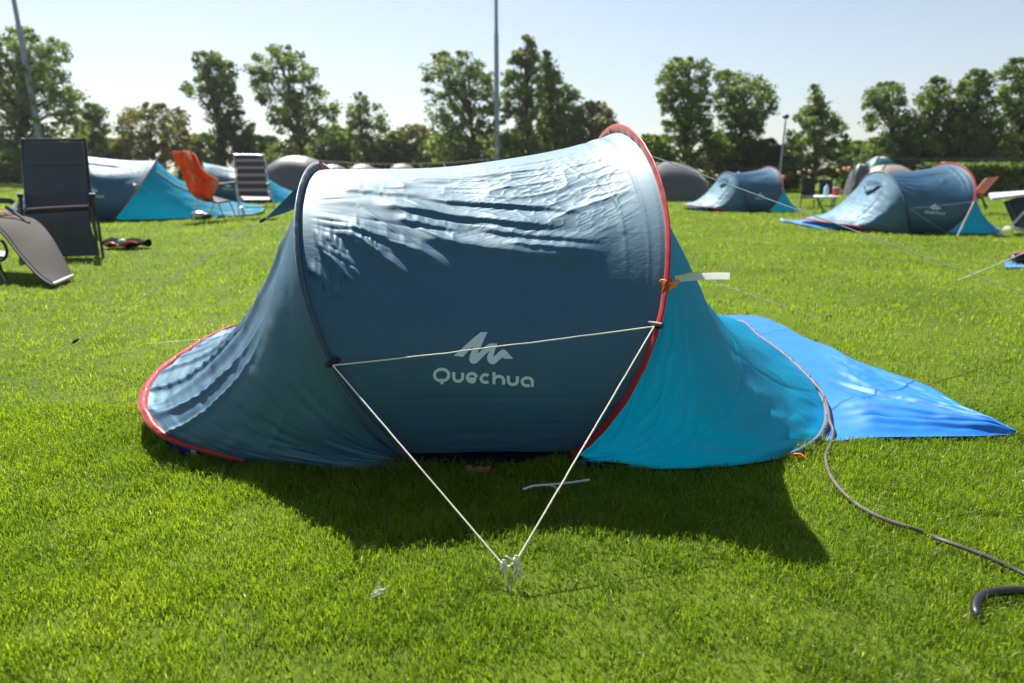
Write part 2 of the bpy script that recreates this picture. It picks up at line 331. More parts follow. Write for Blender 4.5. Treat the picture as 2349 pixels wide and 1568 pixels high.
    for kind in ('logo_emblem', 'lettering'):
        pv, fs = decal2d(kind); vv = []
        for (x, y) in pv:
            dr = ray(*zpx(x, y)); h = bvh.ray_cast(Vector(C0-TO), Vector(dr).normalized()); hp = h[0] or Vector(C0-TO+dr*1.65)
            vv.append(np.array(hp)-dr/np.linalg.norm(dr)*decal_off)
        npmesh(kind, np.array(vv), None, M['ink'], body, False, np.array(fs))
    # hoop sleeves: a puckered fin of cloth with the pole in its outer edge
    sv = np.linspace(0, 1, 260)
    def ribbon(name, p, mat, ss, amp):
        a, b, c = hoop(p, ss), hoop(p, ss, SW*.5), hoop(p, ss, SW+.004); ax = np.array([math.cos(p[1]), 0, -math.sin(p[1])]); puck = amp*(vn(ss*120+o, ss*0, 1)+.6*vn(ss*47, ss*0+o, 2))*2
        th = .0065; rows = []
        for (q, k) in ((c, .15), (b, 1.), (a, .5), ):
            rows.append(q+ax*(th*k+puck*k)[:, None] if hasattr(puck, '__len__') else q)
        out = a+(a-b)/np.linalg.norm(a-b, axis=1, keepdims=True)*.004; rows.append(out)
        for (q, k) in ((a, .5), (b, 1.), (c, .15)): rows.append(q-ax*(th*k-puck*k)[:, None])
        Pz = np.array(rows); return npmesh(name, Pz, gridq(*Pz.shape[:2]), mat, root)
    ribbon('front_hoop', HB, M['red'], sv, .0022); rh = ribbon('rear_hoop', HA, M['navy'], sv, .0012)
    tb = MB()
    for ss in (np.linspace(.487, .503, 6),):
        a, c = hoop(HA, ss), hoop(HA, ss, SW); ax = np.array([math.cos(HA[1]), 0, -math.sin(HA[1])])*.011
        tb.slab([[q+ax for q in a], [q+ax for q in c]], .002)
    tb.build('hoop_tab', M['red'], rh)
    def panel(name, hp, rim, mat, kxy, kz, nv, wfun):
        sr = np.linspace(.004, .996, ns//2); h = hoop(hp, sr, SW); r = spline([np.array(q)-TO for q in rim], len(sr))
        k = h*(1-kxy)+r*kxy; k[:, 2] = r[:, 2]+kz*(h[:, 2]-r[:, 2]); v = np.linspace(0, 1, nv)[:, None, None]
        Pp = h[None]*(1-v)**2+2*k[None]*v*(1-v)+r[None]*v*v; Nn = gnorm(Pp); sgn = np.sign(Nn[..., 2].mean()); Nn *= sgn
        vv, tt = np.meshgrid(np.linspace(0, 1, nv), sr, indexing='ij'); Pp = Pp+Nn*wfun(vv, tt)[..., None]
        q = gridq(nv, len(sr)); return npmesh(name, Pp, q if sgn > 0 else q[:, ::-1], mat, root), Pp, r
    def wr(v, t):
        m = sm(v, .03, .15)*(1-sm(v, .93, 1.))
        rr = vn(t*34+o+2*v, v*1.8, 2); r2 = vn(t*70-o+3*v, v*4, 3)
        w = .040*((1-np.abs(rr)*2)**3-.3)*.45*sm(v, .15, .65)*m*sm(t, .14, .26)+.006*r2*m*sm(v, .4, .8)*sm(t, .12, .2)
        w += .014*vn(t*13+v*5+o, v*5, 4)*m+.0050*vn(t*30, v*26+o, 5)*m
        w += .016*np.exp(-((t-.40+.10*v)/.012)**2)*m
        return w
    nv = max(40, nu//2)
    rear, PR, rl = panel('rear_panel', HA, RIML, M['rear'], .38, .10, nv, wr)
    def wf(v, t):
        m = sm(v, .02, .12)*(1-sm(v, .92, 1.))
        w = .020*vn(t*9+o+2*v, v*3+o, 1)*m+.012*vn(t*26-5*v, v*6+o, 2)*m+.006*(np.abs(vn(t*34+9*v, v*9, 3))*2-.4)*m
        w -= .0035*(np.exp(-((t-.27-.12*v)/.0035)**2)+np.exp(-((v-.62+.25*t)/.006)**2))*m
        return w+.006*vn(t*70, v*2, 4)*sm(v, .78, .93)*m*sm(t, .2, .3)
    frp, PF, rr_ = panel('front_panel', HB, RIMR, M['front'], .30, .23, nv, wf)
    # edges: red piping round the raised rear rim, grey sleeve round the front, dark seam between
    def band(name, Pp, rim, i0, i1, mat, wd, par, r=.0075, amp=.002):
        rm = rim[i0:i1]; inn = Pp[-1, i0:i1]-Pp[-8 if nv > 60 else -4, i0:i1]; inn /= np.linalg.norm(inn, axis=1, keepdims=True)
        up = np.array([0, 0, 1.]); sd = np.cross(np.gradient(rm, axis=0), inn); sd /= np.linalg.norm(sd, axis=1, keepdims=True); sd *= np.sign(sd[:, 2:3].mean())
        k = np.arange(i1-i0); pk = amp*vn(k*.55+o, k*0., 3)[:, None]*2
        rows = [rm-inn*wd+sd*.001, rm-inn*wd+sd*.006, rm-inn*wd*.5+sd*(.010+pk), rm+sd*.008, rm+inn*.010+sd*.003, rm+inn*.010-sd*.004, rm-sd*.008, rm-inn*wd*.5-sd*.004]
        Pb = np.array(rows); return npmesh(name, Pb, gridq(*Pb.shape[:2]), mat, par)
    n2 = len(rl); dl = np.array([np.argmin(np.linalg.norm(rl+TO-np.array(q), axis=1)) for q in (RIML[3], RIML[13])])
    band('rim_piping', PR, rl, dl[0], dl[1]+int(n2*.03), M['red'], .030, rear)
    band('hem', PR, rl, 2, dl[0]-1, M['navy'], .012, rear)
    dr_ = int(np.argmin(np.linalg.norm(rr_+TO-np.array(RIMR[4]), axis=1))); de = int(np.argmin(np.linalg.norm(rr_+TO-np.array(RIMR[12]), axis=1)))
    band('rim_sleeve', PF, rr_, dr_, de, M['greyband'], .020, frp, amp=.005)
    band('hem', PF, rr_, 2, dr_-1, M['sheet'], .008, frp)
    # floor: a low tub set in from the rim
    out = np.vstack([rl[::-1][3:-1], rr_[1:-3]])[::3]; c = out.mean(0); ins = c+(out-c)*(.955, .97, 1); n = len(ins)
    bot = ins.copy(); bot[:, 2] = .004; top = ins.copy(); top[:, 2] = .020; top[:, :2] = c[:2]+(top[:, :2]-c[:2])*.985
    MB().add(np.vstack([bot, top]), [(i, (i+1) % n, n+(i+1) % n, n+i) for i in range(n)]+[tuple(range(n-1, -1, -1)), tuple(range(n, 2*n))]).build('groundsheet', M['sheet'], root)
    # side guy: one cord across the hoops, two down to a peg
    a = hoop(HA, hoop_s(HA, 752, 838)); b = hoop(HB, hoop_s(HB, 1510, 745)); off = np.array([0, -.012, 0])
    for (nm, pp, hp) in (('toggle', a, HA), ('toggle', b, HB)):
        t_ = hoop(hp, hoop_s(hp, *((752, 838) if nm and pp is a else (1510, 745)))+.012)-pp; t_ /= np.linalg.norm(t_)
        inw = (np.array([0, 0, .45])-pp); inw -= t_*inw.dot(t_); inw /= np.linalg.norm(inw); MB().tube([pp-t_*.0+inw*-.006+off*.5, pp+inw*.018+off, pp+inw*.040+off], [.008, .009, .006], 8).build(nm, M['black'], root)
    a2 = a+np.array([.014, -.016, .001]); b2 = b+np.array([-.018, -.016, .0])
    k1 = at(1155, 1298, 1.125)-TO; k2 = at(1184, 1288, 1.120)-TO; pg = gp(1166, 1358)-TO
    def wob(p, q, amp, n=40, sag=0.):
        t = np.linspace(0, 1, n)[:, None]; w = np.stack([vn(np.arange(n)*.5+p[0]*9, np.full(n, q[2]*7), k) for k in range(3)], -1)*amp*np.sin(np.pi*t)
        z = np.zeros((n, 3)); z[:, 2] = -4*sag*(t*(1-t))[:, 0]; return p+(q-p)*t+w+z
    cr = .0018 if seed == 1 else .0011; gl = MB(); gl.tube(wob(a2, b2, .0022, sag=.004), cr); gl.tube(wob(a2, k1, .0012), cr); gl.tube(wob(b2, k2, .0012), cr)
    if fin is False:                    # here the two side cords are pegged apart, one of them a wide strap
        un = lambda x, y: (lambda w: np.array([(w[0]*math.cos(R(8))-w[1]*math.sin(R(8)))/.98, (w[0]*math.sin(R(8))+w[1]*math.cos(R(8)))/1.1, 0]))(gp(x, y)-np.array([5.86, 9.42, 0]))
        gl = MB(); gl.tube(wob(a2, b2, .0022, sag=.004), .0012); gl.tube(wob(a2, un(2180, 541), .001), .0012); gl.build('guy_line', M['cord'], root)
        pg = un(2195, 544); MB().tube(wob(b2, pg, .001), .007).build('guy_strap', plain('beige_strap', (.45, .38, .33), .8), root)
    gl.tube(wob(k1, pg+[0, 0, .006], .004, 14), cr); gl.tube(wob(k2, pg+[.012, .02, .012], .004, 14), cr); gl.tube(wob(k1, k2, .005, 10, .004), cr)
    for kk, dx in ((k1, 0), (k2, 1)):
        for j in range(4): gl.tube([kk+[.0045*math.cos(x+j), .002*j-.004, .006*math.sin(x+j)+(.004*j-.006)] for x in np.linspace(0, 5.5, 9)], .0019, 6)
    gl.tube(spline([k2, k2+[.008, -.004, -.006], k2+[.011, -.006, -.022], k2+[.010, -.008, -.038]], 12), cr); gl.tube(spline([k2, k2+[-.008, -.002, .004], k2+[-.016, -.004, .011], k2+[-.021, -.004, .015]], 10), cr*1.2)
    gl.tube(spline([k2, k2+[.003, -.005, -.012], k2+[.006, -.006, -.026], k2+[.010, -.008, -.038]], 10), cr)
    if fin is not False: gl.build('guy_line', M['cord'], root)
    MB().tube([pg+[0, .004, -.03], pg+[0, 0, .012], pg+[.002, -.010, .020], pg+[.004, -.018, .014], pg+[.004, -.020, .004]], .0022, 6).build('peg', M['steel'], root)
    # far side guys
    fa = hoop(HB, .78); fb = hoop(HA, .78); pf = gp(1897, 737)-TO
    gl = MB(); gl.tube(wob(fa, pf, .002), .0013); gl.build('guy_line', M['cord'], root)
    MB().tube([pf+[-.01, 0, -.02], pf+[.0, 0, .03], pf+[.012, 0, .035], pf+[.02, 0, .026]], .004, 6).build('peg', M['hose'], root)
    f1, f2 = hoop(HA, .50), hoop(HA, .635)
    if fin:
        pe = gp(100, 830)-TO; ti = hoop(HA, .585); tt = np.linspace(0, 1, 400)[:, None]; seg = ti+(pe-ti)*tt; k = int(np.argmin(((proj(seg+TO)-[607, 500])**2).sum(-1))); ap = seg[k]
        rows = []
        for v in np.linspace(0, 1, 14):
            base = [hoop(HA, x, SW*.4)*(1-v)+ap*v for x in np.linspace(.50, .635, 9)]
            rows.append([b_+np.array([0, 0, -.030*math.sin(math.pi*v)*math.sin(math.pi*j/8)]) for j, b_ in enumerate(base)])
        MB().slab(rows, .0025).build('vent_fin', M['front'] if False else M['rear'], root)
        gl = MB(); gl.tube(wob(ap, pe, .003), cr); gl.build('guy_line', M['cord'], root)
        kk = int(np.argmin(((proj(seg+TO)-[175, 785])**2).sum(-1))); sp = seg[kk]; dv = (pe-ti)/np.linalg.norm(pe-ti)
        MB().tube([sp-dv*.022, sp, sp+dv*.022], [.004, .008, .004], 6).build('line_slider', M['black'], root)
        MB().tube([ap+dv*.001, ap+dv*.016, ap+dv*.03], [.006, .007, .004], 6).build('line_slider', M['black'], root)
        pb = hoop(HB, .565); pe2 = np.array([3.35, 3.35, 0])-TO
        gl = MB(); gl.tube(wob(pb, pe2, .003, 60), .0023); lp = at(1520, 378, pb[1]+TO[1]-.05)-TO
        gl.tube(spline([pb, pb+[.03, 0, .004], pb+[.045, 0, -.010], pb+[.042, -.01, -.035], pb+[.034, -.012, -.05], pb+[.03, -.012, -.085]], 20), .0022)
        gl.build('guy_line', M['cord'], root)
        pc = gp(335, 790, .01)-TO; ra = np.array(RIML[12])-TO; gl = MB(); gl.tube(wob(ra, pc, .004, 20), cr); gl.build('guy_line', M['cord'], root)
    elif fin is False:
        # loose vent flap hanging on the rear panel
        i = lambda v, t: PR[int(v*(nv-1)), int(t*(PR.shape[1]-1))]
        rows = [[i(.10+.16*v, .40+.20*(w*(1-v)+.3*v))+np.array([-.025-.02*math.sin(3*w), -.01, .008]) for w in np.linspace(0, 1, 8)] for v in np.linspace(0, 1, 8)]
        MB().slab(rows, .003).build('vent_flap', M['fly'], root)
    return root
main = build_tent('large blue and turquoise pop-up tent with red front hoop, filling the foreground lawn', 1, 420, 760, .0022, True, 'blue pop-up tents on the lawn')
main.location = TO
# ---------------------------------------------------------------- cable, tag, scraps near the big tent
tg = thing('wristband_tag', 'white paper strip tied with orange cord to the red hoop of the large tent', 'tag', gp(1535, 655, .5)*0+at(1530, 648, 1.60))
o_ = np.array(tg.location)
w0 = at(1548, 641, 1.592); w1 = at(1674, 634, 1.57); hh = np.array([0, .002, .0085])
MB(o_).slab([[w0+(w1-w0)*t+hh*k+np.array([0, -.006*math.sin(3*t), .004*math.sin(math.pi*t)]) for k in (-1, 1)] for t in np.linspace(0, 1, 12)], .0008).build('paper_strip', M['white'], tg)
y0 = at(1552, 640, 1.585); y1 = at(1626, 626, 1.60)
MB(o_).slab([[y0+(y1-y0)*t+np.array([0, 0, .006*math.sin(math.pi*t)+k*.0034]) for k in (-1, 1)] for t in np.linspace(0, 1, 10)], .0008).build('plastic_tail', M['yellow'], tg)
kn = MB(o_)
for k in range(4):
    c = at(1531+k*2, 645+k*5, 1.590); kn.tube([c+np.array([.016*math.cos(a)-.003, .018*math.sin(a), .004*math.sin(a*2+k)]) for a in np.linspace(0, 6.3, 16)], .0026, 6)
kn.tube(spline([at(1535, 650, 1.575), at(1548, 652, 1.570), at(1558, 647, 1.573), at(1550, 643, 1.58)], 12), .003, 6)
kn.tube(spline([at(1528, 655, 1.575), at(1522, 662, 1.573), at(1518, 668, 1.575)], 8), .0026, 6).build('cord_knot', M['orange'], tg)
path = [at(1868, 880, 2.22), gp(1888, 905, .05), gp(1899, 940, .035), gp(1903, 965, .03), gp(1911, 990, .022), gp(1905, 1020, .012), gp(1894, 1046, .012), gp(1900, 1080, .010), gp(1920, 1115, .014), gp(1955, 1150, .012), gp(1995, 1176, .022),
        gp(2040, 1196, .022), gp(2095, 1213, .022), gp(2130, 1227, .006), gp(2165, 1241, .022), gp(2250, 1272, .022), gp(2330, 1308, .012), gp(2420, 1352, .012)]
MB().tube(spline(path, 150), .0052, 8).build('power_cable', tag_m := M['cable']); cab = bpy.data.objects['power_cable']
tag(cab, 'thin grey cable winding from the front edge of the large tent through the lawn', 'cable')
hp_ = [gp(2257, 1444, -.015), gp(2243, 1415, .012), gp(2238, 1392, .018), gp(2247, 1372, .020), gp(2270, 1361, .020), gp(2310, 1356, .020), gp(2360, 1357, .020), gp(2450, 1375, .018)]
tag(MB().tube(spline(hp_, 60), .0088, 12).build('hose', M['hose']), 'thick black rubber hose curving up out of the grass in the bottom right corner', 'hose')
tag(MB().tube(spline([gp(1200, 1123, .02), gp(1225, 1115, .026), gp(1265, 1112, .028), gp(1310, 1107, .030), gp(1352, 1101, .028)], 24), .0032, 6)
    .tube(spline([gp(1260, 1112, .028), gp(1276, 1120, .026), gp(1284, 1132, .01)], 8), .0022, 6).build('loose_string', M['palegrey']), 'short pale string lying on the shaded grass before the large tent', 'string')
mb = MB(); rr = random.Random(3)
for k in range(9):
    c = gp(862+rr.uniform(0, 24), 1340+rr.uniform(0, 26), .022); a = rr.uniform(-1.2, 1.2)
    mb.slab([[c+np.array([.010*t*math.cos(a)+w*.0022*(1-t*t)*math.sin(a), .008*t, .010*t*math.sin(a)-w*.0022*(1-t*t)*math.cos(a)]) for w in (-1, 1)] for t in np.linspace(-.98, .98, 6)], .0006)
tag(mb.build('dry_leaf', M['drygrass']), 'pale torn dry leaf lying in the sunny grass left of the knotted cords', 'leaf')
c = gp(1068, 1086, .012)
tag(MB().slab([[c+np.array([.070*t, .004*math.sin(9*t)+.012*w, .014*w+.004*math.sin(14*t)]) for w in (0, .5, 1)] for t in np.linspace(0, 1, 14)], .002).build('webbing_strap', M['rust']), 'dull red webbing strap end half hidden in grass under the large tent', 'strap')
c = gp(1808, 1049, .010)
tag(MB().slab([[c+np.array([.040*t, -.020*t+.006*w, .010*w+.006*math.sin(9*t)]) for w in (0, .5, 1)] for t in np.linspace(0, 1, 12)], .002).tube([c+np.array([0, .01, .004]), c+np.array([.03, -.012, .016]), c+np.array([.045, -.026, .004])], .003, 6).build('orange_strap', M['orange']), 'frayed orange strap on the grass at the front edge of the large tent', 'strap')
bg_ = thing('storage_pouch', 'small blue pouch tucked under the raised red rim of the large tent', 'pouch', gp(425, 1046))
o_ = np.array(bg_.location); a = gp(398, 1042, 0); b = gp(452, 1050, 0)
MB(o_).slab([[a+(b-a)*t+np.array([0, .035*w+.006*math.sin(7*t), .056*(1-w*.2)*z-.004+.004*math.sin(11*t)*z]) for (w, z) in ((0, 0), (.0, .5), (.1, 1), (.9, 1), (1, 0))] for t in np.linspace(0, 1, 8)], .003).build('pouch_body', fabric('royal_blue_pouch', (.008, .03, .20), rough=.45, transl=.1), bg_)
MB(o_).slab([[a+(b-a)*(t*.2+.82)+np.array([0, -.005, .052*z]) for z in (0, .5, 1)] for t in np.linspace(0, 1, 3)], .002).build('pouch_tab', M['palegrey'], bg_)
# ground tarpaulins
def tarp(label, up, lo, nu, nv, amp, mat, seed):
    a = spline([gp(*p) for p in up], nu); b = spline([gp(*p) for p in lo], nu); v = np.linspace(0, 1, nv)[None, :, None]
    P = a[:, None]*(1-v)+b[:, None]*v; uu, vv = np.meshgrid(np.linspace(0, 1, nu), np.linspace(0, 1, nv), indexing='ij')
    e = sm(vv, 0, .12)*sm(1-vv, 0, .12)*sm(1-uu, 0, .1)
    q = vv+.18*uu*(vv-.7)
    z = .018+amp*(np.abs(vn(q*13+seed, uu*1.6+seed, 1))*2.6*e*sm(vv, .25, .6)+vn(uu*5+seed, vv*4, 2)*1.5+.55*vn(uu*16, vv*14+seed, 3)*e+.42*(.35-np.abs(vn(uu*30+vv*9, vv*24+seed, 5)))*e*(1-sm(vv, .45, .75))+.7*vn(q*34, uu*2+seed, 4)*e*sm(vv, .35, .7))
    z = .010+(z-.010)*sm(uu, .42, .58) if nu > 100 else z
    P[..., 2] += np.maximum(z, .008); Q = gridq(nu, nv); n = gnorm(P)[..., 2].mean()
    return tag(npmesh('ground_tarp', P, Q if n > 0 else Q[:, ::-1], mat), label, 'tarpaulin')
TUP = [(1610, 732), (1690, 727), (1745, 731), (1795, 751), (1845, 779), (1900, 802), (1955, 836), (2040, 868), (2130, 900), (2230, 950), (2327, 1003)]
TLO = [(1560, 985), (1700, 1000), (1800, 1012), (1905, 1018), (2000, 1015), (2110, 1012), (2220, 1010), (2329, 1006)]
tarp('crumpled bright blue tarpaulin on the grass beside the front of the large tent', TUP, TLO, 220, 130, .016, M['tarp'], 3.3)
tarp('pale blue groundsheet showing under the left end of the tent furthest right', [(1788, 507), (1830, 506), (1900, 508), (1990, 516)], [(1790, 509), (1835, 518), (1890, 527), (1960, 530)], 50, 20, .02, fabric('pale_blue_poly', (.08, .26, .62), rough=.4, transl=.05), 8.1)
tarp('tip of a pale blue groundsheet at the left foot of the small far tent', [(1588, 478), (1604, 476), (1622, 478)], [(1590, 481), (1606, 483), (1624, 485)], 16, 8, .01, bpy.data.materials['pale_blue_poly'], 5.1)
# ---------------------------------------------------------------- tents further off
proto = build_tent('blue pop-up tent at the right with pale rear panel and cords over its printed side', 2, 130, 190, .007, False, 'blue pop-up tents on the lawn')
def place(o, x, y, rz, sc, label):
    o.location = (x, y, 0); o.rotation_euler = (0, 0, R(rz)); o.scale = sc if hasattr(sc, '__len__') else (sc, sc, sc); o['label'] = label
place(proto, 5.86, 9.42, -8, (.98, 1.1, .98), proto['label'])
far = copy_tree(proto); place(far, 5.20, 14.2, 4, .97, 'smallest blue pop-up tent, standing between the grey dome and the tent furthest right')
HB0, RIMR0 = HB, RIMR
HB = (.05, .82, .78, .62, .46, -.12); RIMR = [tuple(np.array([.2+(np.array(p)[0]-.2)*1.95, p[1], p[2]])) for p in RIMR0]
lf = build_tent('x', 3, 120, 170, .007, None, 'blue pop-up tents on the lawn'); HB, RIMR = HB0, RIMR0
place(lf, -7.54, 11.67, 23, (1.25, 1.3, 1.45), 'blue tent with turquoise door turned to the camera, behind the dark recliner at left')
bk = copy_tree(lf); place(bk, -7.95, 18.0, 20, (1.05, 1.2, 1.28), 'silver and turquoise tent standing behind the striped folding chair')
for o in (far, lf, bk):
    for ch in children(o):
        if ch.name.startswith(('guy_', 'peg')): bpy.data.objects.remove(ch)
    for ch in children(o):
        if ch.name.startswith('vent_flap') and o is not far: bpy.data.objects.remove(ch)
def on_part(tent, part, pts, lift):
    """photo points dropped onto a part of a placed tent, in the tent's own coordinates"""
    mw = Matrix.LocRotScale(tent.location, tent.rotation_euler, tent.scale); inv = mw.inverted(); me_ = part.data
    bv = BVHTree.FromPolygons([mw @ v.co for v in me_.vertices], [tuple(p.vertices) for p in me_.polygons]); out = []
    for x, y in pts:
        d_ = Vector(ray(x, y)).normalized(); h = bv.ray_cast(Vector(C0), d_)[0]
        if h is not None: out.append(np.array(inv @ (h-d_*lift)))
    return out
fpn = [c for c in children(lf) if c.name.startswith('front_panel')][0]; zp = on_part(lf, fpn, [(346, 384), (360, 394), (380, 409), (400, 423), (420, 433), (440, 441)], .015)
if len(zp) > 2: MB().tube(zp, .010, 6).build('zip', M['palegrey'], lf)
q = np.array(Matrix.LocRotScale(lf.location, lf.rotation_euler, lf.scale).inverted() @ Vector(at(306, 419, 11.2)))
MB().slab([[q+np.array([.16*t, -.02, -.10*t-.05*w]) for w in (0, 1)] for t in np.linspace(0, 1, 5)], .004).build('label_strip', M['white'], lf)
def dome(label, px, base, w, h, dp, mat, top, rz=0):
    c = gp(px, base); t = thing('dome_tent', label, 'tent', c+[0, dp/2, 0], R(rz), 'grey dome tents'); nu, nv = 40, 18; rows = []
    for v in np.linspace(0, 1, nv):
        a = v*math.pi/2; r = math.cos(a)**.85; n = 2+2.2*(1-v); row = []
        for k in range(nu+1):
            th = 2*math.pi*k/nu; c_, s_ = math.cos(th), math.sin(th); q = (abs(c_)**n+abs(s_)**n)**(-1/n)
            row.append((w/2*r*c_*q*(1+.012*vn(k*.9, v*5, 2)), dp/2*r*s_*q, h*math.sin(a)))
        rows.append(row)
    cut = 14; P = np.array(rows)
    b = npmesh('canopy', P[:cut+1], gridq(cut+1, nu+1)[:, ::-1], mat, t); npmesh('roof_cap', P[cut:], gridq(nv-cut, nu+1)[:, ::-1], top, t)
    for s in (1, -1):
        pl = [(s*w/2*.89*math.cos(a)**.85*(1 if math.cos(a) > 0 else 1) if 0 else s*w/2*.93*math.cos(a), dp/2*.93*math.cos(a), h*1.012*math.sin(a)) for a in np.linspace(0, math.pi, 30)]
        MB().tube(pl, .012, 6).build('pole', M['frame'], t)
    P2 = P[:10, 28:33]*np.array([1, 1.01, 1]); MB().slab(P2, .006).build('door', mat, t)
    for s in (1, -1):
        MB().tube([(s*w*.40, -dp*.36, h*.5), (s*w*.62, -dp*.62, .02)], .006, 5).build('guy_line', M['cord'], t)
    return t
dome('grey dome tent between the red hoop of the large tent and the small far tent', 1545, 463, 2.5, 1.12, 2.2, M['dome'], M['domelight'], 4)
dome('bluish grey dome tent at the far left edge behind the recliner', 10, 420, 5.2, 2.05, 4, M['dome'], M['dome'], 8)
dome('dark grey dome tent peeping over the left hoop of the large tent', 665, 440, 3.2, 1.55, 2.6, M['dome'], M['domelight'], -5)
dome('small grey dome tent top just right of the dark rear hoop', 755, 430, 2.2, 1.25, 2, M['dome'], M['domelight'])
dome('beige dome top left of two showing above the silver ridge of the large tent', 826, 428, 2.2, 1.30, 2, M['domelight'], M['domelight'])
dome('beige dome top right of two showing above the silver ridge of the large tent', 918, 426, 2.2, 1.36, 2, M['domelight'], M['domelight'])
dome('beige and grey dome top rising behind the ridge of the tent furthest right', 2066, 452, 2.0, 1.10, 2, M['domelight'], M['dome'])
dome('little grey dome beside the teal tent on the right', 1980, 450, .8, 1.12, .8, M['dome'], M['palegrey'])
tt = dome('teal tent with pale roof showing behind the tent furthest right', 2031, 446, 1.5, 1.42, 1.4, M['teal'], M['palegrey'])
# ---------------------------------------------------------------- chairs and camp furniture
def cpx(pts): return [at(*p) for p in pts]
def quad(a, b, c, d, nu=8, nv=6, bulge=0., ax=(0, -1, 0)):
    a, b, c, d = map(np.array, (a, b, c, d)); ax = np.array(ax, float)
    return [[(a*(1-u)+b*u)*(1-v)+(d*(1-u)+c*u)*v+ax*bulge*math.sin(math.pi*u)*math.sin(math.pi*v) for u in np.linspace(0, 1, nu)] for v in np.linspace(0, 1, nv)]
o_ = gp(150, 588); rc = thing('reclining_chair', 'dark grey padded reclining chair with tall back standing at the left', 'chair', o_, group='padded recliners at the left')
b1 = at(53, 326, 6.95); b2 = at(191, 326, 6.95); b3 = at(206, 480, 6.55); b4 = at(63, 483, 6.55); mid = lambda p, q, t: p+(q-p)*t
m1, m2 = mid(b1, b4, .36), mid(b2, b3, .36)
MB(o_).slab(quad(b1+[.012, 0, -.012], b2+[-.012, 0, -.012], m2, m1, 10, 8, .015), .035).build('head_cushion', M['chairgrey'], rc)
MB(o_).slab(quad(m1+[0, .0, -.012], m2+[0, 0, -.012], b3, b4, 10, 8, .02), .035).build('backrest', M['chairgrey'], rc)
s1 = at(60, 489, 6.16); s2 = at(204, 481, 6.16)
MB(o_).slab(quad(b4+[0, 0, -.01], b3+[0, 0, -.01], s2, s1, 10, 8, .0), .04).build('seat', M['chairgrey'], rc)
l3 = at(224, 585, 6.02); l4 = at(80, 590, 6.02); rows = []
for v in np.linspace(0, 1, 12):
    rows.append([mid(mid(s1, l4, v), mid(s2, l3, v), u)+np.array([0, -.05*math.sin(math.pi*min(1, v*1.4))*.6+(.05 if v == 0 else 0), 0]) for u in np.linspace(0, 1, 8)])
MB(o_).slab(rows, .03).build('leg_rest', M['chairgrey'], rc)
MB(o_).tube(spline([s1+[.005, .02, .012], mid(s1, s2, .3)+[0, .02, .016], mid(s1, s2, .7)+[0, .02, .014], s2+[-.005, .02, .012]], 24), .030, 10).build('sunlit_seat_edge', M['taupe'], rc)  # added tube: the sunlit tan edge of the seat put into its colour
fr = MB(o_); fr.tube(spline([b4+[-.012, 0, -.05], b1+[-.014, 0, -.03], b1+[.03, 0, .018], mid(b1, b2, .5)+[0, 0, .020], b2+[-.03, 0, .018], b2+[.014, 0, -.03], b3+[.012, 0, -.05]], 60), .015)
fr.tube([s1+[-.012, 0, 0], l4+[-.012, 0, 0], l3+[.012, 0, 0], s2+[.012, 0, 0]], .011).build('back_frame', M['frame'], rc)
for (pts) in ([(212, 452, 6.4), (224, 505, 6.3), (237, 593, 6.24)], [(214, 455, 6.5), (216, 510, 6.7), (224, 552, 7.0)], [(48, 452, 6.4), (50, 510, 6.3), (48, 598, 6.2)], [(46, 455, 6.5), (40, 515, 6.8), (34, 556, 7.0)]):
    MB(o_).tube(cpx(pts), .013).build('leg', M['frame'], rc)
for x in (212, 46):
    MB(o_).slab([[at(x+dx, 447+(3 if k else 0), Y) for dx in (-7, 0, 7)] for k, Y in ((0, 6.75), (0, 6.5), (0, 6.25), (1, 6.12))], .035).build('armrest', M['frame'], rc)
o_ = gp(60, 655); rc2 = thing('reclining_chair', 'taupe mesh recliner cut off by the left edge, its curved footrest in front', 'chair', o_, group='padded recliners at the left')
L_ = spline(cpx([(-70, 498, 5.05), (-20, 512, 5.0), (10, 535, 4.92), (45, 580, 4.78), (90, 630, 4.62), (124, 653, 4.53)]), 20); R_ = spline(cpx([(20, 498, 5.62), (62, 500, 5.55), (88, 512, 5.45), (115, 545, 5.22), (143, 594, 5.02), (164, 633, 4.88)]), 20)
MB(o_).slab([[mid(L_[i], R_[i], u)+np.array([0, 0, -.012*math.sin(math.pi*u)]) for u in np.linspace(0, 1, 10)] for i in range(20)], .018).build('leg_rest', M['taupe'], rc2)
MB(o_).tube(L_+[0, -.005, -.012], .013).tube(R_+[0, .005, -.012], .013).build('rest_frame', M['frame'], rc2)
MB(o_).tube([L_[-1]+[-.01, 0, 0], R_[-1]+[.01, 0, 0]], .013).build('foot_bar', M['alu'], rc2)
sa, sb = L_[0], R_[0]
MB(o_).slab(quad(sa+[-.52, .16, -.02], sb+[-.52, .16, -.02], sb+[0, 0, .0], sa+[0, 0, .0], 8, 8, .0), .03).build('seat', M['taupe'], rc2)
MB(o_).slab(quad(sa+[-.85, .25, .66], sb+[-.85, .25, .66], sb+[-.53, .16, -.0], sa+[-.53, .16, -.0], 8, 8, .0), .03).build('backrest', M['taupe'], rc2)
for pts in ([(-40, 460, 5.0), (-5, 600, 4.9), (22, 656, 4.75)], [(-60, 640, 4.9), (0, 648, 4.78), (60, 655, 4.72)], [(14, 476, 5.45), (45, 496, 5.4), (66, 512, 5.35)], [(66, 512, 5.35), (80, 590, 5.30), (96, 632, 5.2)]):
    MB(o_).tube(spline(cpx(pts), 12), .013).build('leg', M['frame'], rc2)
MB(o_).slab([[at(x, 461+dy, 5.5+k*.06) for k in (-.5, .5)] for x, dy in ((-70, 2), (-30, 0), (0, 0), (24, 1), (31, 6))], .045).build('armrest', M['frame'], rc2)
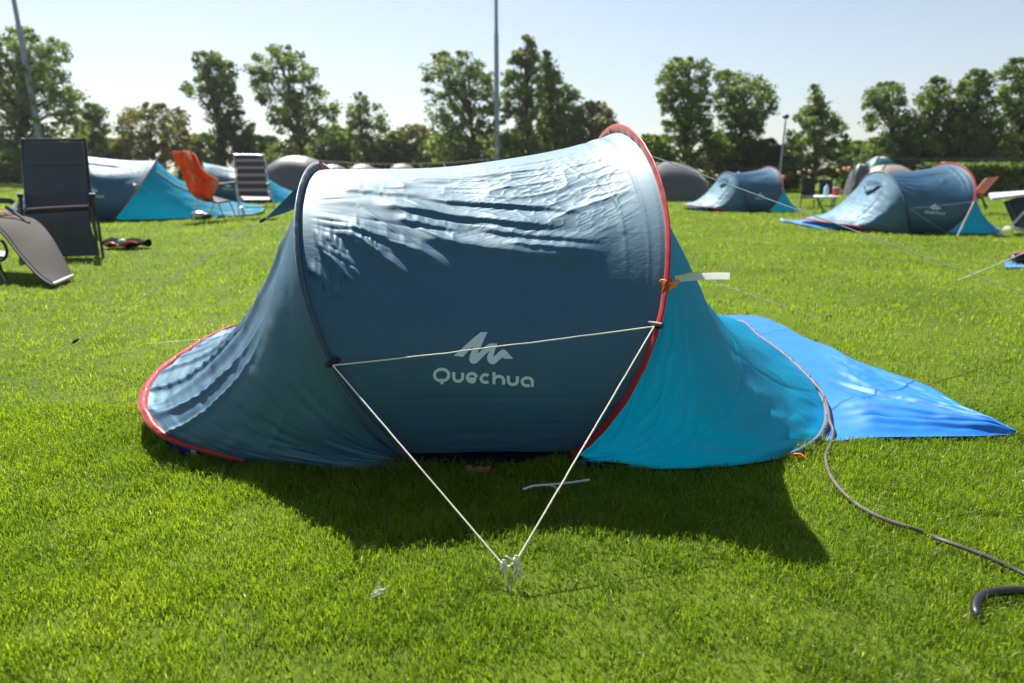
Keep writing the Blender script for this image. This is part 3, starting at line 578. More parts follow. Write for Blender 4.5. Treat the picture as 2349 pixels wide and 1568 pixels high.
MB(o_).tube(spline(cpx([(-20, 600, 5.2), (6, 597, 5.2), (16, 580, 5.2), (10, 560, 5.2), (2, 552, 5.2)]), 14), .012).build('side_bracket', M['frame'], rc2)
# striped folding chair
m, N_, L__ = newmat('striped_padding'); oo = N_.new('ShaderNodeOutputMaterial'); p = N_.new('ShaderNodeBsdfPrincipled'); tc = N_.new('ShaderNodeTexCoord'); sx = N_.new('ShaderNodeSeparateXYZ')
mt = N_.new('ShaderNodeMath'); mt.operation = 'MULTIPLY'; mt.inputs[1].default_value = 7.5; fr_ = N_.new('ShaderNodeMath'); fr_.operation = 'FRACT'
L__.new(tc.outputs['Object'], sx.inputs[0]); L__.new(sx.outputs[2], mt.inputs[0]); L__.new(mt.outputs[0], fr_.inputs[0])
rp = ramp(N_, L__, fr_.outputs[0], [(.0, (.055, .055, .06)), (.60, (.05, .05, .055)), (.66, (.33, .30, .29)), (.95, (.33, .30, .29))]); L__.new(rp.outputs[0], p.inputs['Base Color']); p.inputs['Roughness'].default_value = .7; L__.new(p.outputs[0], oo.inputs[0]); M['striped'] = m
o_ = gp(575, 500); sc_ = thing('folding_chair', 'aluminium folding chair with dark striped padding left of the large tent', 'chair', o_)
a, b, c, d = at(541, 362, 12.25), at(604, 364, 12.25), at(616, 452, 11.9), at(549, 450, 11.9)
MB(o_).slab(quad(a, b, c, d, 8, 12, .03), .05).build('backrest', M['striped'], sc_)
e, f_ = at(560, 462, 11.45), at(624, 462, 11.5)
MB(o_).slab(quad(d, c, f_, e, 8, 6, .0), .05).build('seat', M['striped'], sc_)
MB(o_).tube(spline([at(560, 503, 12.0), at(547, 450, 12.0), at(537, 362, 12.28), at(543, 356, 12.3), at(600, 357, 12.3), at(608, 363, 12.28), at(620, 450, 12.0)], 50), .014).build('back_frame', M['alu'], sc_)
for pts in ([(541, 422, 11.7), (545, 460, 11.6), (549, 500, 11.45)], [(619, 424, 11.7), (625, 462, 11.6), (634, 490, 11.5)], [(616, 440, 12.1), (612, 470, 12.2), (606, 488, 12.4)], [(545, 440, 12.1), (552, 470, 12.2), (560, 486, 12.4)]):
    MB(o_).tube(cpx(pts), .013).build('leg', M['alu'], sc_)
MB(o_).tube(cpx([(546, 476, 11.55), (628, 476, 11.55)]), .010).build('crossbar', M['alu'], sc_)
for x0, x1 in ((541, 500), (618, 612)):
    MB(o_).slab([[at(x0+(x1-x0)*t, 416+7*t+k*4, 12.0-.5*t) for k in (0, 1)] for t in np.linspace(0, 1, 6)], .04).build('armrest', M['frame'], sc_)
# chair under the orange towel
o_ = gp(478, 508); tc_ = thing('camping_chair', 'thin legged camping chair under an orange towel beside the turquoise door', 'chair', o_)
MB(o_).slab(quad(at(408, 352, 11.2), at(440, 352, 11.6), at(486, 452, 11.35), at(452, 455, 10.95)), .03).build('backrest', M['frame'], tc_)
MB(o_).slab(quad(at(452, 456, 10.95), at(486, 452, 11.35), at(528, 462, 11.3), at(500, 466, 10.9)), .03).build('seat', M['frame'], tc_)
for pts in ([(456, 455, 10.95), (448, 485, 10.9), (441, 508, 10.85)], [(494, 456, 11.35), (486, 480, 11.4), (478, 498, 11.6)], [(500, 464, 10.9), (510, 490, 10.95), (517, 506, 11.0)], [(526, 462, 11.3), (534, 480, 11.4), (540, 497, 11.6)]):
    MB(o_).tube(cpx(pts), .012).build('leg', M['alu'], tc_)
MB(o_).slab([[at(470+t*70, 425-9*t+k*3, 11.3+.2*t) for k in (0, 1)] for t in np.linspace(0, 1, 5)], .035).build('armrest', M['alu'], tc_)
prof = [(347, 393, 436), (355, 396, 447), (370, 402, 455), (385, 413, 462), (400, 419, 478), (412, 422, 501), (425, 427, 500), (440, 435, 492), (452, 446, 488), (463, 470, 492)]
rows = []
for i, (y, xl, xr) in enumerate(prof):
    rows.append([at(xl+(xr-xl)*t, y, 10.95+.10*t+.085*math.sin(t*8+i*.5)*(.4+.6*t)+.05*math.sin(t*15+i*1.1)+.03*math.sin(t*4-i*1.7)) for t in np.linspace(0, 1, 14)])
tw = tag(MB().slab(rows, .02).build('towel', M['towel']), 'bright orange patterned towel hung over the back of a camping chair', 'towel')
o_ = gp(466, 505); hl = thing('helmet', 'silver and black helmet shaped bundle on the grass under the towel chair', 'helmet', o_)
MB().ball((-.06, 0, .075), (.15, .13, .085), 14, 8).build('shell', M['steel'], hl); MB().ball((.075, -.02, .065), (.085, .11, .065), 12, 8).build('padding', M['black'], hl)
# scattered things on the lawn
o_ = gp(292, 565); fb_ = thing('folded_bag', 'flat black and red bag lying on the grass right of the recliner', 'bag', o_); a, b = gp(246, 564, .03), gp(342, 565, .03); mb = MB(o_); rows = []
for t in np.linspace(0, 1, 16):
    w = .10*math.sin(math.pi*(t*.86+.1))**.6+.02; c = a+(b-a)*t
    rows.append([c+np.array([0, w*math.cos(q)*1.3, .035+.035*math.sin(q)*(1+.5*math.sin(t*13))]) for q in np.linspace(0, 2*math.pi, 10)])
mb.slab(rows, .006).build('bag_body', plain('matt_black_cloth', (.008, .008, .01), .95, spec=.05), fb_)
MB(o_).tube(spline([a+[.08, -.16, .03], a+[.18, -.20, .05], a+[.27, -.19, .02], a+[.36, -.17, .06], b+[-.04, -.14, .05]], 30), .012).build('red_trim', M['red'], fb_)
MB(o_).ball(mid(a, b, .55)+[0, -.13, .06], (.05, .03, .03)).build('buckle', M['palegrey'], fb_)
tag(MB().slab([[gp(x, y, .02+.01*math.sin(x)) for y in (578, 583, 589)] for x in (-30, -10, 6, 18)], .012).build('plastic_mat', M['paleblue']), 'small pale blue plastic mat on the grass at the left edge', 'mat')
tag(MB().slab([[gp(x, y, .02+.02*math.sin(x*.3+y)) for y in (602, 608, 615)] for x in (2306, 2325, 2345, 2380)], .012).build('small_cloth', bpy.data.materials['pale_blue_poly']), 'small blue cloth on the lawn at the right edge', 'cloth')
o_ = gp(2350, 606); sh = thing('bag', 'red and black bag cut by the right edge behind the blue cloth', 'bag', o_)
MB().ball((.02, 0, .06), (.16, .12, .06), 14, 8).build('bag_body', M['black'], sh); MB().ball((-.02, -.03, .105), (.13, .07, .02), 12, 6).build('bag_flap', M['rust'], sh)
tag(MB().tube(spline([gp(2196, 644, .0), at(2349, 580, 5.6), at(2470, 520, 5.7)], 20), .004, 5).build('guy_rope', M['cord']), 'pale guy rope rising from the lawn to a tent beyond the right edge', 'rope')
# furniture on the right
o_ = gp(2335, 540); wc = thing('folding_chair', 'white framed folding chair with grey mesh seat at the right edge', 'chair', o_)
MB(o_).slab(quad(at(2268, 446, 9.1), at(2355, 440, 9.6), at(2372, 446, 9.0), at(2276, 458, 8.6)), .035).build('armrest', M['palegrey'], wc)
MB(o_).slab(quad(at(2310, 462, 9.1), at(2400, 430, 9.1), at(2410, 520, 8.9), at(2336, 514, 8.9), bulge=.04), .02).build('mesh_back', M['chairgrey'], wc)
MB(o_).slab(quad(at(2330, 500, 8.9), at(2400, 500, 8.9), at(2410, 534, 8.6), at(2336, 528, 8.6)), .03).build('seat', M['frame'], wc)
MB(o_).tube(cpx([(2306, 462, 8.9), (2318, 490, 8.85), (2334, 524, 8.8)]), .022).build('leg', M['frame'], wc)
MB(o_).tube(spline(cpx([(2297, 543, 8.5), (2299, 533, 8.5), (2312, 522, 8.55), (2345, 528, 8.6), (2390, 534, 8.6)]), 20), .022).build('skid_leg', M['white'], wc)
MB(o_).tube(cpx([(2324, 514, 8.7), (2350, 486, 8.7)]), .018).build('strut', M['white'], wc)
o_ = gp(2252, 482); tn = thing('sling_chair', 'tan sling deck chair leaning back in front of the long hedge', 'chair', o_)
MB(o_).slab(quad(at(2262, 409, 13.2), at(2290, 406, 13.6), at(2250, 452, 13.3), at(2228, 448, 12.9), bulge=.05), .02).build('sling_back', M['tan'], tn)
MB(o_).slab(quad(at(2228, 448, 12.9), at(2250, 452, 13.3), at(2246, 458, 12.9), at(2222, 456, 12.5)), .02).build('sling_seat', M['tan'], tn)
for pts in ([(2236, 446, 13.0), (2252, 455, 13.0), (2262, 482, 12.9)], [(2224, 440, 12.8), (2222, 460, 12.6), (2218, 480, 12.5)], [(2252, 450, 13.3), (2258, 466, 13.4), (2266, 476, 13.5)], [(2240, 440, 13.3), (2234, 462, 13.4), (2228, 474, 13.5)]):
    MB(o_).tube(cpx(pts), .015).build('leg', M['frame'], tn)
MB(o_).tube(cpx([(2220, 440, 12.8), (2258, 448, 13.0)]), .018).build('armrest', M['frame'], tn)
def seatback(name, label, x0, x1, y0, y1, Y, base, mat):
    o = gp((x0+x1)/2, base); t = thing(name, label, 'chair', o)
    MB(o).slab(quad(at(x0, y0, Y+.15), at(x1, y0, Y+.15), at(x1, y1, Y), at(x0, y1, Y), bulge=.03), .03).build('backrest', mat, t)
    MB(o).slab(quad(at(x0, y1, Y), at(x1, y1, Y), at(x1+1, y1+4, Y-.45), at(x0-1, y1+4, Y-.45)), .03).build('seat', mat, t)
    for x in (x0, x1):
        for yy in (0, -.45): MB(o).tube([at(x, y1, Y+yy), np.array([at(x, y1, Y+yy)[0], Y+yy, 0])], .013).build('leg', M['frame'], t)
        MB(o).tube([at(x, y1-14, Y), at(x, y1-12, Y-.42), at(x, y1, Y-.45)], .014).build('armrest', M['frame'], t)
    return t
seatback('camping_chair', 'brownish camping chair with a high back beside the smallest pop-up tent', 1839, 1869, 409, 450, 15.6, 480, M['taupe'])
seatback('camping_chair', 'black camping chair behind the little green legged table on the right', 1880, 1910, 413, 448, 16.2, 478, M['frame'])
o_ = gp(1897, 497); tb = thing('camping_table', 'low green legged camping table between the two blue tents on the right', 'table', o_)
M['greenleg'] = plain('green_tube', (.12, .25, .09), .5)
MB(o_).slab(quad(at(1866, 450, 14.0), at(1926, 449, 14.0), at(1926, 453, 13.3), at(1866, 454, 13.3)), .03).build('tabletop', M['palegrey'], tb)
for x, x2, Y in ((1872, 1890, 13.4), (1890, 1868, 13.4), (1918, 1905, 13.4), (1875, 1890, 13.9), (1916, 1906, 13.9)):
    q = at(x2, 490, Y); q[2] = 0; MB(o_).tube([at(x, 453, Y), q], .014).build('leg', M['greenleg'], tb)
q = at(1894, 449, 13.7); bt = thing('water_bottle', 'pale blue water bottle standing on the low camping table', 'bottle', q)
MB().tube([(0, 0, .0), (0, 0, .15), (0, 0, .17), (0, 0, .20)], [.05, .05, .045, .022], 12).build('bottle_body', M['paleblue'], bt); MB().tube([(0, 0, .20), (0, 0, .235)], .02, 10).build('cap', M['palegrey'], bt)
q = at(1917, 449, 13.7); mg = thing('food_tin', 'red tin with white lid on the low camping table', 'tin', q)
MB().tube([(0, 0, 0), (0, 0, .15)], .07, 14).build('tin_body', plain('red_tin', (.5, .04, .03), .4), mg); MB().tube([(0, 0, .15), (0, 0, .175)], .074, 14).build('lid', M['palegrey'], mg)
# ---------------------------------------------------------------- masts and string lights
def mast(label, x, y, Y, top, r0, r1):
    c = at(x, y, Y); c[2] = 0; t = thing('floodlight_mast', label, 'mast', c, group='floodlight masts')
    MB().tube([(0, 0, 0), (0, 0, top*.5), (0, 0, top*.5+.15), (0, 0, top)], [r0, r0*.82, r0*.66, r1], 12).build('pole', M['pole'], t)
    MB().box((-.10, -r0-.14, 1.9), (.10, -r0+.02, 2.35)).build('junction_box', M['palegrey'], t)
    fl = MB().box((-.9, -.05, top-.2), (.9, .05, top-.08)).build('crossarm', M['pole'], t)
    for k in (-.7, .7): MB().box((k-.22, -.35, top-.15), (k+.22, -.06, top+.25)).build('floodlight', M['frame'], t)
mast('tall grey floodlight mast leaning out of the top left corner before the trees', 88, 300, 40, 17, .19, .09)
mast('tall grey floodlight mast rising behind the middle of the large tent', 1140, 330, 42, 18, .17, .09)
c = at(1791, 380, 25); c[2] = 0; lp = thing('lamp_post', 'slim lamp post with dark round head between the trees on the right', 'lamp post', c); top = float(at(1797, 276, 25)[2])
MB().tube([(0, 0, 0), (0, 0, top)], [.05, .03], 10).build('post', M['pole'], lp); MB().ball((0, 0, top+.12), (.12, .12, .09), 12, 8).build('lamp_head', M['frame'], lp)
def festoon(label, x0, x1, y, Y, bulbs, sag, seed):
    a, b = at(x0, y, Y), at(x1, y, Y); t = thing('string_lights', label, 'lights', np.array([a[0], a[1], 0])); o = np.array(t.location)
    f = lambda q: a+(b-a)*q+np.array([0, 0, -4*sag*q*(1-q)]); MB(o).tube([f(q) for q in np.linspace(0, 1, 40)], .012, 5).build('cable', M['black'], t)
    for p_ in (a, b): MB(o).tube([(p_[0], p_[1], 0), tuple(p_)], .04, 8).build('post', M['pole'], t)
    rr = random.Random(seed)
    for x in bulbs:
        p_ = f((x-x0)/(x1-x0)); p_ = p_-np.array([0, 0, .10+rr.uniform(0, .16)]); k = MB(o).ball(p_-[0, 0, .06], .06+rr.uniform(0, .015), 8, 6).build('bulb', M['lamp'], t)
        MB(o).tube([p_+[0, 0, .10], p_-[0, 0, .005]], .02, 6).build('socket', M['black'], k)
festoon('string of peach bulbs hanging low before the trees behind the small far tent', 1500, 1962, 372, 22.5, (1612, 1648, 1662, 1680, 1697, 1708, 1722, 1738, 1755, 1768, 1782, 1800, 1836, 1860, 1985-60, 1940, 1950), .22, 1)
festoon('string of peach bulbs hanging before the trees left of the central mast', 700, 1120, 366, 30, (765, 800, 838, 852, 866, 884, 902, 925, 945, 980, 1020), .22, 2)
# ---------------------------------------------------------------- trees, bushes, hedge, fence
DK = (.050, .080, .034); MD = (.105, .175, .048); LT = (.21, .28, .070); OL = (.25, .22, .075); BR = (.15, .085, .035)
M['leafgreen'] = leafmat('leaf_green', [(0, DK), (.45, MD), (.85, LT), (1, OL)], .40)
M['leafolive'] = leafmat('leaf_olive', [(0, (.04, .045, .018)), (.4, (.10, .125, .036)), (.8, OL), (1, (.24, .19, .07))], .40)
M['leafdark'] = leafmat('leaf_dark', [(0, (.022, .042, .018)), (.55, (.045, .080, .028)), (1, MD)], .38)
def leaves(C, rad, per, size, rng, flat=.75):
    """leaf quads in clumps: C centres, rad radii"""
    n = len(C)*per; ci = np.repeat(np.arange(len(C)), per); d = rng.normal(size=(n, 3)); d /= np.linalg.norm(d, axis=1, keepdims=True)
    p = C[ci]+d*(rad[ci]*rng.random(n)**.55*1.12)[:, None]*np.array([1, 1, flat])
    a = rng.normal(size=(n, 3)); a /= np.linalg.norm(a, axis=1, keepdims=True); b = np.cross(a, rng.normal(size=(n, 3))); b /= np.linalg.norm(b, axis=1, keepdims=True)
    s = (size*(.6+.8*rng.random(n)))[:, None]; V = np.stack([p-a*s, p+b*s*.55, p+a*s, p-b*s*.55], 1)
    tn = np.clip(rng.random(len(C))[ci]*.55+rng.random(n)*.5-.05, 0, 1)
    return V.reshape(-1, 3), np.arange(n*4).reshape(-1, 4), np.repeat(tn, 4)
def crown_points(profile, Y, n, rng, rmin, rmax, depthk=.8, hollow=.35):
    ys = np.array([p[0] for p in profile], float); xl = np.array([p[1] for p in profile], float); xr = np.array([p[2] for p in profile], float)
    w = np.maximum(xr-xl, 4); cdf = np.r_[0, np.cumsum((w[1:]+w[:-1])/2*np.diff(ys))]; cdf /= cdf[-1]
    out, rads, tries = [], [], 0; ppm = F/Y
    while len(out) < n and tries < n*30:
        tries += 1; y = np.interp(rng.random(), cdf, ys); l, r_ = np.interp(y, ys, xl), np.interp(y, ys, xr); rd = rng.uniform(rmin, rmax); hw = max((r_-l)/2-rd*ppm*.15, 0); cx = (l+r_)/2
        if (y-ys[0]) < rd*ppm*.7: rd = max((y-ys[0])/ppm/.8, rmin*.45)
        f = rng.uniform(-1, 1); x = cx+hw*f; dh = hw/ppm*depthk*math.sqrt(max(0, 1-f*f)); g = rng.uniform(-1, 1)
        p = at(x, y, Y+g*dh)
        if p[2] < .15: continue
        if out and np.min(np.linalg.norm(np.array(out)-p, axis=1)) < rd*hollow*2: continue
        out.append(p); rads.append(rd)
    return np.array(out), np.array(rads)
TREES = []
def tree(name, label, cat, profile, Y, n, kind='leafgreen', tx=None, rmin=.24, rmax=.66, per=70, size=.110, seed=0, base=None, group='trees around the field', limbs=True, hollow=.45):
    k = Y/44; rmin *= k; rmax *= k; size *= k
    rng = np.random.default_rng(100+seed); C, rd = crown_points(profile, Y, int(n*1.2), rng, rmin, rmax, hollow=hollow)
    tx = tx if tx is not None else (profile[-1][1]+profile[-1][2])/2
    b = at(tx, 395, Y); b[2] = 0; t = thing(name, label, cat, b, group=group); V, Q, tn = leaves(C-b, rd, per, size, rng)
    o = npmesh('crown' if cat == 'tree' else 'foliage', V, Q, M[kind], t, False); tones(o, tn)
    top = at((profile[0][1]+profile[0][2])/2, profile[0][0]+10, Y)-b; mb = MB(); H = top[2]
    spine = spline([np.zeros(3), np.array([top[0]*.15+rng.normal()*.06, 0, H*.35]), np.array([top[0]*.5+rng.normal()*.12, rng.normal()*.1, H*.65]), top], 16)
    r0 = .022*H if cat == 'tree' else .03*H; mb.tube(spine, list(np.linspace(r0, r0*.18, 16)), 8)
    if limbs:
        for p in (C-b)[::2 if cat == 'tree' else 3]:
            z0 = np.clip(p[2]*.72-.3, .1*H, H*.93); k = int(np.argmin(np.abs(spine[:, 2]-z0))); s = spine[k]; mdp = (s+p)/2+np.array([0, 0, .12*np.linalg.norm(p-s)])
            mb.tube(spline([s, mdp, p], 6), list(np.linspace(r0*.32, r0*.07, 6)), 5)
    mb.build('trunk' if cat == 'tree' else 'stem', M['bark'], t); return t
T = tree
T('broadleaf_tree', 'tallest dark tree at the far left behind the leaning mast', 'tree', [(62,25,75),(85,-15,105),(105,-45,150),(125,-55,158),(160,-75,140),(190,-75,165),(215,-75,190),(260,-80,185),(310,-80,200),(370,-80,200)], 42, 270, tx=60, seed=1, rmax=.7)
T('broadleaf_tree', 'low ragged tree just right of the tall far left tree', 'tree', [(238,190,215),(258,178,240),(290,172,250),(330,175,252),(368,180,250)], 45, 45, seed=2)
T('bush', 'broad olive brown bush left of the slender tree', 'bush', [(238,335,372),(252,298,410),(275,272,432),(310,264,440),(350,264,440),(385,268,440)], 46, 110, 'leafolive', seed=3, group='bushes along the field edge')
T('broadleaf_tree', 'slender open tree with long side sprays above the orange towel', 'tree', [(118,445,500),(138,440,520),(158,455,538),(178,440,535),(195,417,540),(210,420,542),(228,462,548),(258,472,562),(280,482,545),(300,486,535),(335,495,540)], 46, 78, tx=515, seed=4, hollow=.5)
T('bush', 'dense dark bush under the slender tree', 'bush', [(256,522,560),(285,502,580),(320,490,590),(375,488,592)], 44, 60, 'leafdark', seed=5, group='bushes along the field edge')
T('broadleaf_tree', 'large open tree with airy crown leaning right, left of the silver ridge', 'tree', [(104,618,655),(122,592,688),(148,572,722),(180,567,716),(212,588,738),(245,600,778),(275,618,790),(298,632,740),(330,655,735)], 44, 110, tx=700, seed=6, hollow=.5)
T('broadleaf_tree', 'small thin crowned tree standing alone above the silver ridge', 'tree', [(212,815,830),(232,806,858),(258,797,880),(290,798,888),(325,805,880),(360,805,880)], 46, 46, tx=845, seed=7, hollow=.5)
T('dead_tree', 'bare twiggy dead tree left of the tree by the central mast', 'tree', [(238,978,994),(268,970,1004),(305,980,1008),(335,985,1012)], 47, 12, 'leafolive', tx=1000, seed=8, per=8)
T('broadleaf_tree', 'rounded tree with visible dark trunk left of the central mast', 'tree', [(118,1012,1085),(135,985,1105),(162,968,1120),(195,970,1138),(225,985,1145),(255,1000,1142),(295,995,1138),(330,985,1130),(370,980,1125)], 44, 125, tx=1092, seed=9, hollow=.46)
T('conical_tree', 'tallest pointed tree right of the central mast', 'tree', [(83,1202,1214),(105,1190,1225),(135,1172,1232),(170,1160,1236),(210,1152,1246),(260,1150,1256),(320,1148,1266),(360,1148,1266)], 43, 120, seed=10, rmax=.5)
T('conical_tree', 'second pointed tree, right of the tallest pointed one', 'tree', [(118,1244,1258),(145,1236,1272),(185,1233,1286),(230,1235,1294),(280,1240,1305),(340,1236,1310)], 45, 80, seed=11, rmax=.5)
T('conical_tree', 'shortest pointed tree of the row beside the central mast', 'tree', [(182,1297,1308),(205,1287,1322),(240,1285,1332),(290,1280,1336),(340,1280,1336)], 46, 45, seed=12, rmax=.45)
T('bush', 'rounded olive bush left of the red hoop top', 'bush', [(235,1340,1376),(252,1326,1398),(280,1312,1412),(330,1302,1418)], 47, 70, 'leafolive', seed=13, group='bushes along the field edge')
T('broadleaf_tree', 'tall left half of the twin trees right of the red hoop', 'tree', [(134,1548,1612),(150,1522,1625),(180,1510,1630),(215,1508,1628),(255,1522,1630),(300,1512,1640),(340,1494,1645),(385,1488,1645)], 29, 150, tx=1580, seed=14)
T('broadleaf_tree', 'wide right half of the twin trees, its crown reaching toward the lamp post', 'tree', [(164,1642,1684),(180,1632,1725),(200,1626,1774),(228,1632,1782),(258,1650,1772),(290,1640,1745),(335,1638,1742),(390,1640,1742)], 30, 125, tx=1690, seed=15, hollow=.46)
T('conical_tree', 'broad pyramid shaped tree right of the lamp post', 'tree', [(194,1867,1876),(218,1852,1890),(250,1840,1902),(280,1822,1930),(315,1803,1944),(355,1797,1946),(405,1792,1946)], 27.5, 120, seed=16, rmax=.5)
T('broadleaf_tree', 'leftmost tree of the dense group on the right', 'tree', [(190,2022,2054),(210,1992,2078),(240,1980,2086),(285,1990,2092),(335,1996,2094),(372,1996,2094)], 29, 80, seed=17)
T('conical_tree', 'pointed tree in the middle of the dense group on the right', 'tree', [(178,2142,2160),(205,2120,2180),(240,2097,2186),(290,2090,2192),(350,2085,2200)], 28.5, 95, seed=18)
T('broadleaf_tree', 'tree with windswept top beside the rightmost tree', 'tree', [(160,2228,2268),(182,2208,2274),(220,2186,2268),(270,2180,2268),(340,2170,2275)], 28, 100, seed=19)
T('broadleaf_tree', 'rightmost tall tree, cut off by the right edge', 'tree', [(134,2312,2400),(160,2290,2425),(200,2298,2430),(240,2268,2430),(290,2258,2430),(360,2258,2430)], 28, 150, tx=2340, seed=20)
rr = random.Random(21)
BU = [(x0_, x1_, y_) for (x0_, x1_, y_) in [(-40, 60, 330), (40, 130, 322), (120, 215, 335), (215, 275, 330), (430, 500, 318), (575, 640, 322), (630, 700, 338), (725, 800, 300), (790, 845, 340), (860, 905, 336), (888, 922, 314), (922, 992, 298), (985, 1060, 320), (1050, 1110, 335), (1105, 1165, 320), (1150, 1235, 318), (1225, 1300, 310),
      (1395, 1470, 335), (1465, 1530, 320), (1630, 1700, 318), (1690, 1745, 335), (1725, 1778, 330), (1770, 1815, 345), (1940, 2010, 335), (1995, 2070, 325), (2060, 2130, 318), (2125, 2200, 325), (2190, 2270, 315), (2260, 2330, 322), (2320, 2400, 318)]]
LB = ['filling the corner', 'before the trunks', 'half in shade', 'thin and ragged', 'with pale sunlit edges', 'rounded and low']
NEAR = ['under the far left tree', 'below the leaning mast', 'right of the leaning mast', 'between the far left trees and the olive bush', 'left of the slender tree', 'right of the dense dark bush', 'under the airy leaning tree', 'right of the airy leaning tree',
        'left of the lone thin tree', 'right of the lone thin tree', 'tiny one in the gap above the ridge', 'olive one in the gap above the ridge', 'under the dead tree', 'at the foot of the rounded tree', 'at the foot of the central mast', 'under the tallest pointed tree',
        'under the second pointed tree', 'behind the top of the red hoop', 'just right of the red hoop', 'under the wide twin tree', 'at the right foot of the wide twin tree', 'just left of the lamp post', 'at the lamp post foot', 'right of the pyramid tree', 'behind the teal tent',
        'behind the tent ridge on the right', 'behind the red hoop of the tent furthest right', 'above the left part of the hedge', 'above the middle of the hedge', 'above the hedge at the right edge']
for k, ((x0, x1, y), nb) in enumerate(zip(BU, NEAR)):
    x0 -= 16; x1 += 16; y -= 9; w = x1-x0; kd = ['leafgreen', 'leafdark', 'leafgreen', 'leafgreen'][k % 4] if k != 11 else 'leafolive'; jl, jr = rr.uniform(.2, .4), rr.uniform(.6, .8)
    adj = {'leafgreen': 'green', 'leafdark': 'dark green', 'leafolive': 'olive green'}[kd]
    T('bush', f'{adj} bush {nb}', 'bush', [(y, x0+w*jl, x0+w*jr), (y+14, x0+w*.1, x1-w*.1), (y+35, x0-4, x1+4), (412 if x0 < 1390 else 436, x0-6, x1+6)], (47 if x0 < 1390 else 28.5)+(k % 3)*1.0, int(22+w*1.0), kd, seed=40+k, per=56, rmin=.3, rmax=.62, group='bushes along the field edge', limbs=False)
# long clipped hedge and the dark board fence behind it
rng = np.random.default_rng(5); Yh = 23.0; xa, xb = at(2120, 400, Yh)[0], at(2560, 400, Yh)[0]; zt = at(2300, 380, Yh)[2]
t = thing('hedge', 'long clipped green hedge behind the tan deck chair on the right', 'hedge', ((xa+xb)/2, Yh, 0)); n = 9000
k = rng.random(n); P = np.stack([rng.uniform(xa, xb, n), Yh+rng.choice([-.45, .45], n)*(.8+.3*rng.random(n)), rng.uniform(.03, zt, n)], -1)
tpm = k < .3; P[tpm, 1] = Yh+rng.uniform(-.45, .45, tpm.sum()); P[tpm, 2] = zt+rng.normal(0, .035, tpm.sum()); P -= np.array([(xa+xb)/2, Yh, 0])
a = rng.normal(size=(n, 3)); a /= np.linalg.norm(a, axis=1, keepdims=True); b = np.cross(a, rng.normal(size=(n, 3))); b /= np.linalg.norm(b, axis=1, keepdims=True); s = (.05+.06*rng.random(n))[:, None]
o = npmesh('foliage', np.stack([P-a*s, P+b*s*.6, P+a*s, P-b*s*.6], 1), np.arange(n*4).reshape(-1, 4), M['leafgreen'], t, False)
tones(o, np.repeat(np.clip(.10+.25*rng.random(n)+.55*(vn(P[:, 0]*2.5, P[:, 2]*4, 3)+.5)-.05, 0, 1), 4))
MB().box((xa-(xa+xb)/2+.05, -.36, .02), (xb-(xa+xb)/2-.05, .36, zt-.06)).build('branch_core', plain('hedge_wood', (.018, .022, .010), .9, var=.4, scale=8), t)
Yf = 26.0; xa, xb = at(2000, 400, Yf)[0], at(2560, 400, Yf)[0]; zt = at(2300, 364, Yf)[2]; t = thing('board_fence', 'long dark board fence with flat top beam behind the hedge on the right', 'fence', (xa, Yf, 0)); Lf = xb-xa
k = 0
while k*.8 < Lf-.8: MB().box((k*.8+.004, -.02, .05), ((k+1)*.8-.004, .02, zt-.30)).build('board_panel', M['wood'], t); k += 1
MB().box((-.1, -.25, zt-.24), (Lf, .25, zt-.06)).build('top_beam', M['wood'], t); MB().box((-.15, -.30, zt-.055), (Lf, .30, zt)).build('coping', plain('weathered_coping', (.09, .08, .075), .7, var=.3), t)
for q in np.arange(0, Lf, 2.4): MB().box((q-.06, .025, 0), (q+.06, .145, zt-.245)).build('post', M['wood'], t)
# ---------------------------------------------------------------- ground and grass
me = bpy.data.meshes.new('ground'); me.from_pydata([(-600, -200, 0), (600, -200, 0), (600, 900, 0), (-600, 900, 0)], [], [(0, 1, 2, 3)])
m, N, L = newmat('lawn_soil_and_thatch'); o = N.new('ShaderNodeOutputMaterial'); p = N.new('ShaderNodeBsdfPrincipled'); tc = N.new('ShaderNodeTexCoord')
n1 = noise(N, L, .9, 5, tc.outputs['Object'], .65); n2 = noise(N, L, 60, 3, tc.outputs['Object']); mx = N.new('ShaderNodeMath'); mx.operation = 'MULTIPLY_ADD'; mx.inputs[1].default_value = .5
L.new(n2.outputs[0], mx.inputs[0]); mx2 = N.new('ShaderNodeMath'); mx2.operation = 'MULTIPLY'; mx2.inputs[1].default_value = .5; L.new(n1.outputs[0], mx2.inputs[0]); L.new(mx2.outputs[0], mx.inputs[2])
r = ramp(N, L, mx.outputs[0], [(.30, (.032, .050, .007)), (.45, (.060, .092, .008)), (.58, (.095, .135, .012)), (.72, (.14, .15, .04))]); L.new(r.outputs[0], p.inputs['Base Color']); p.inputs['Roughness'].default_value = .9; p.inputs['Specular IOR Level'].default_value = .1
L.new(p.outputs[0], o.inputs[0]); g = link('ground', me, m, None, False); tag(g, kind='structure')
def inside(poly, x, y):
    poly = np.array(poly)[:, :2]; c = np.zeros(len(x), bool); j = len(poly)-1
    for i in range(len(poly)):
        xi, yi = poly[i]; xj, yj = poly[j]; w = ((yi > y) != (yj > y)) & (x < (xj-xi)*(y-yi)/(yj-yi+1e-12)+xi); c ^= w; j = i
    return c
FOOT = spline([np.array(p) for p in RIML], 60)[::-1].tolist()+spline([np.array(p) for p in RIMR], 60).tolist(); fc = np.mean(np.array(FOOT), axis=0); FOOT = [tuple(fc+(np.array(p)-fc)*.965) for p in FOOT]
TPOLY = [gp(*p) for p in TUP]+[gp(*p) for p in TLO[::-1]]
def blades(n, r0, r1, half, rng):
    q = rng.random(n); return q
rng = np.random.default_rng(9)
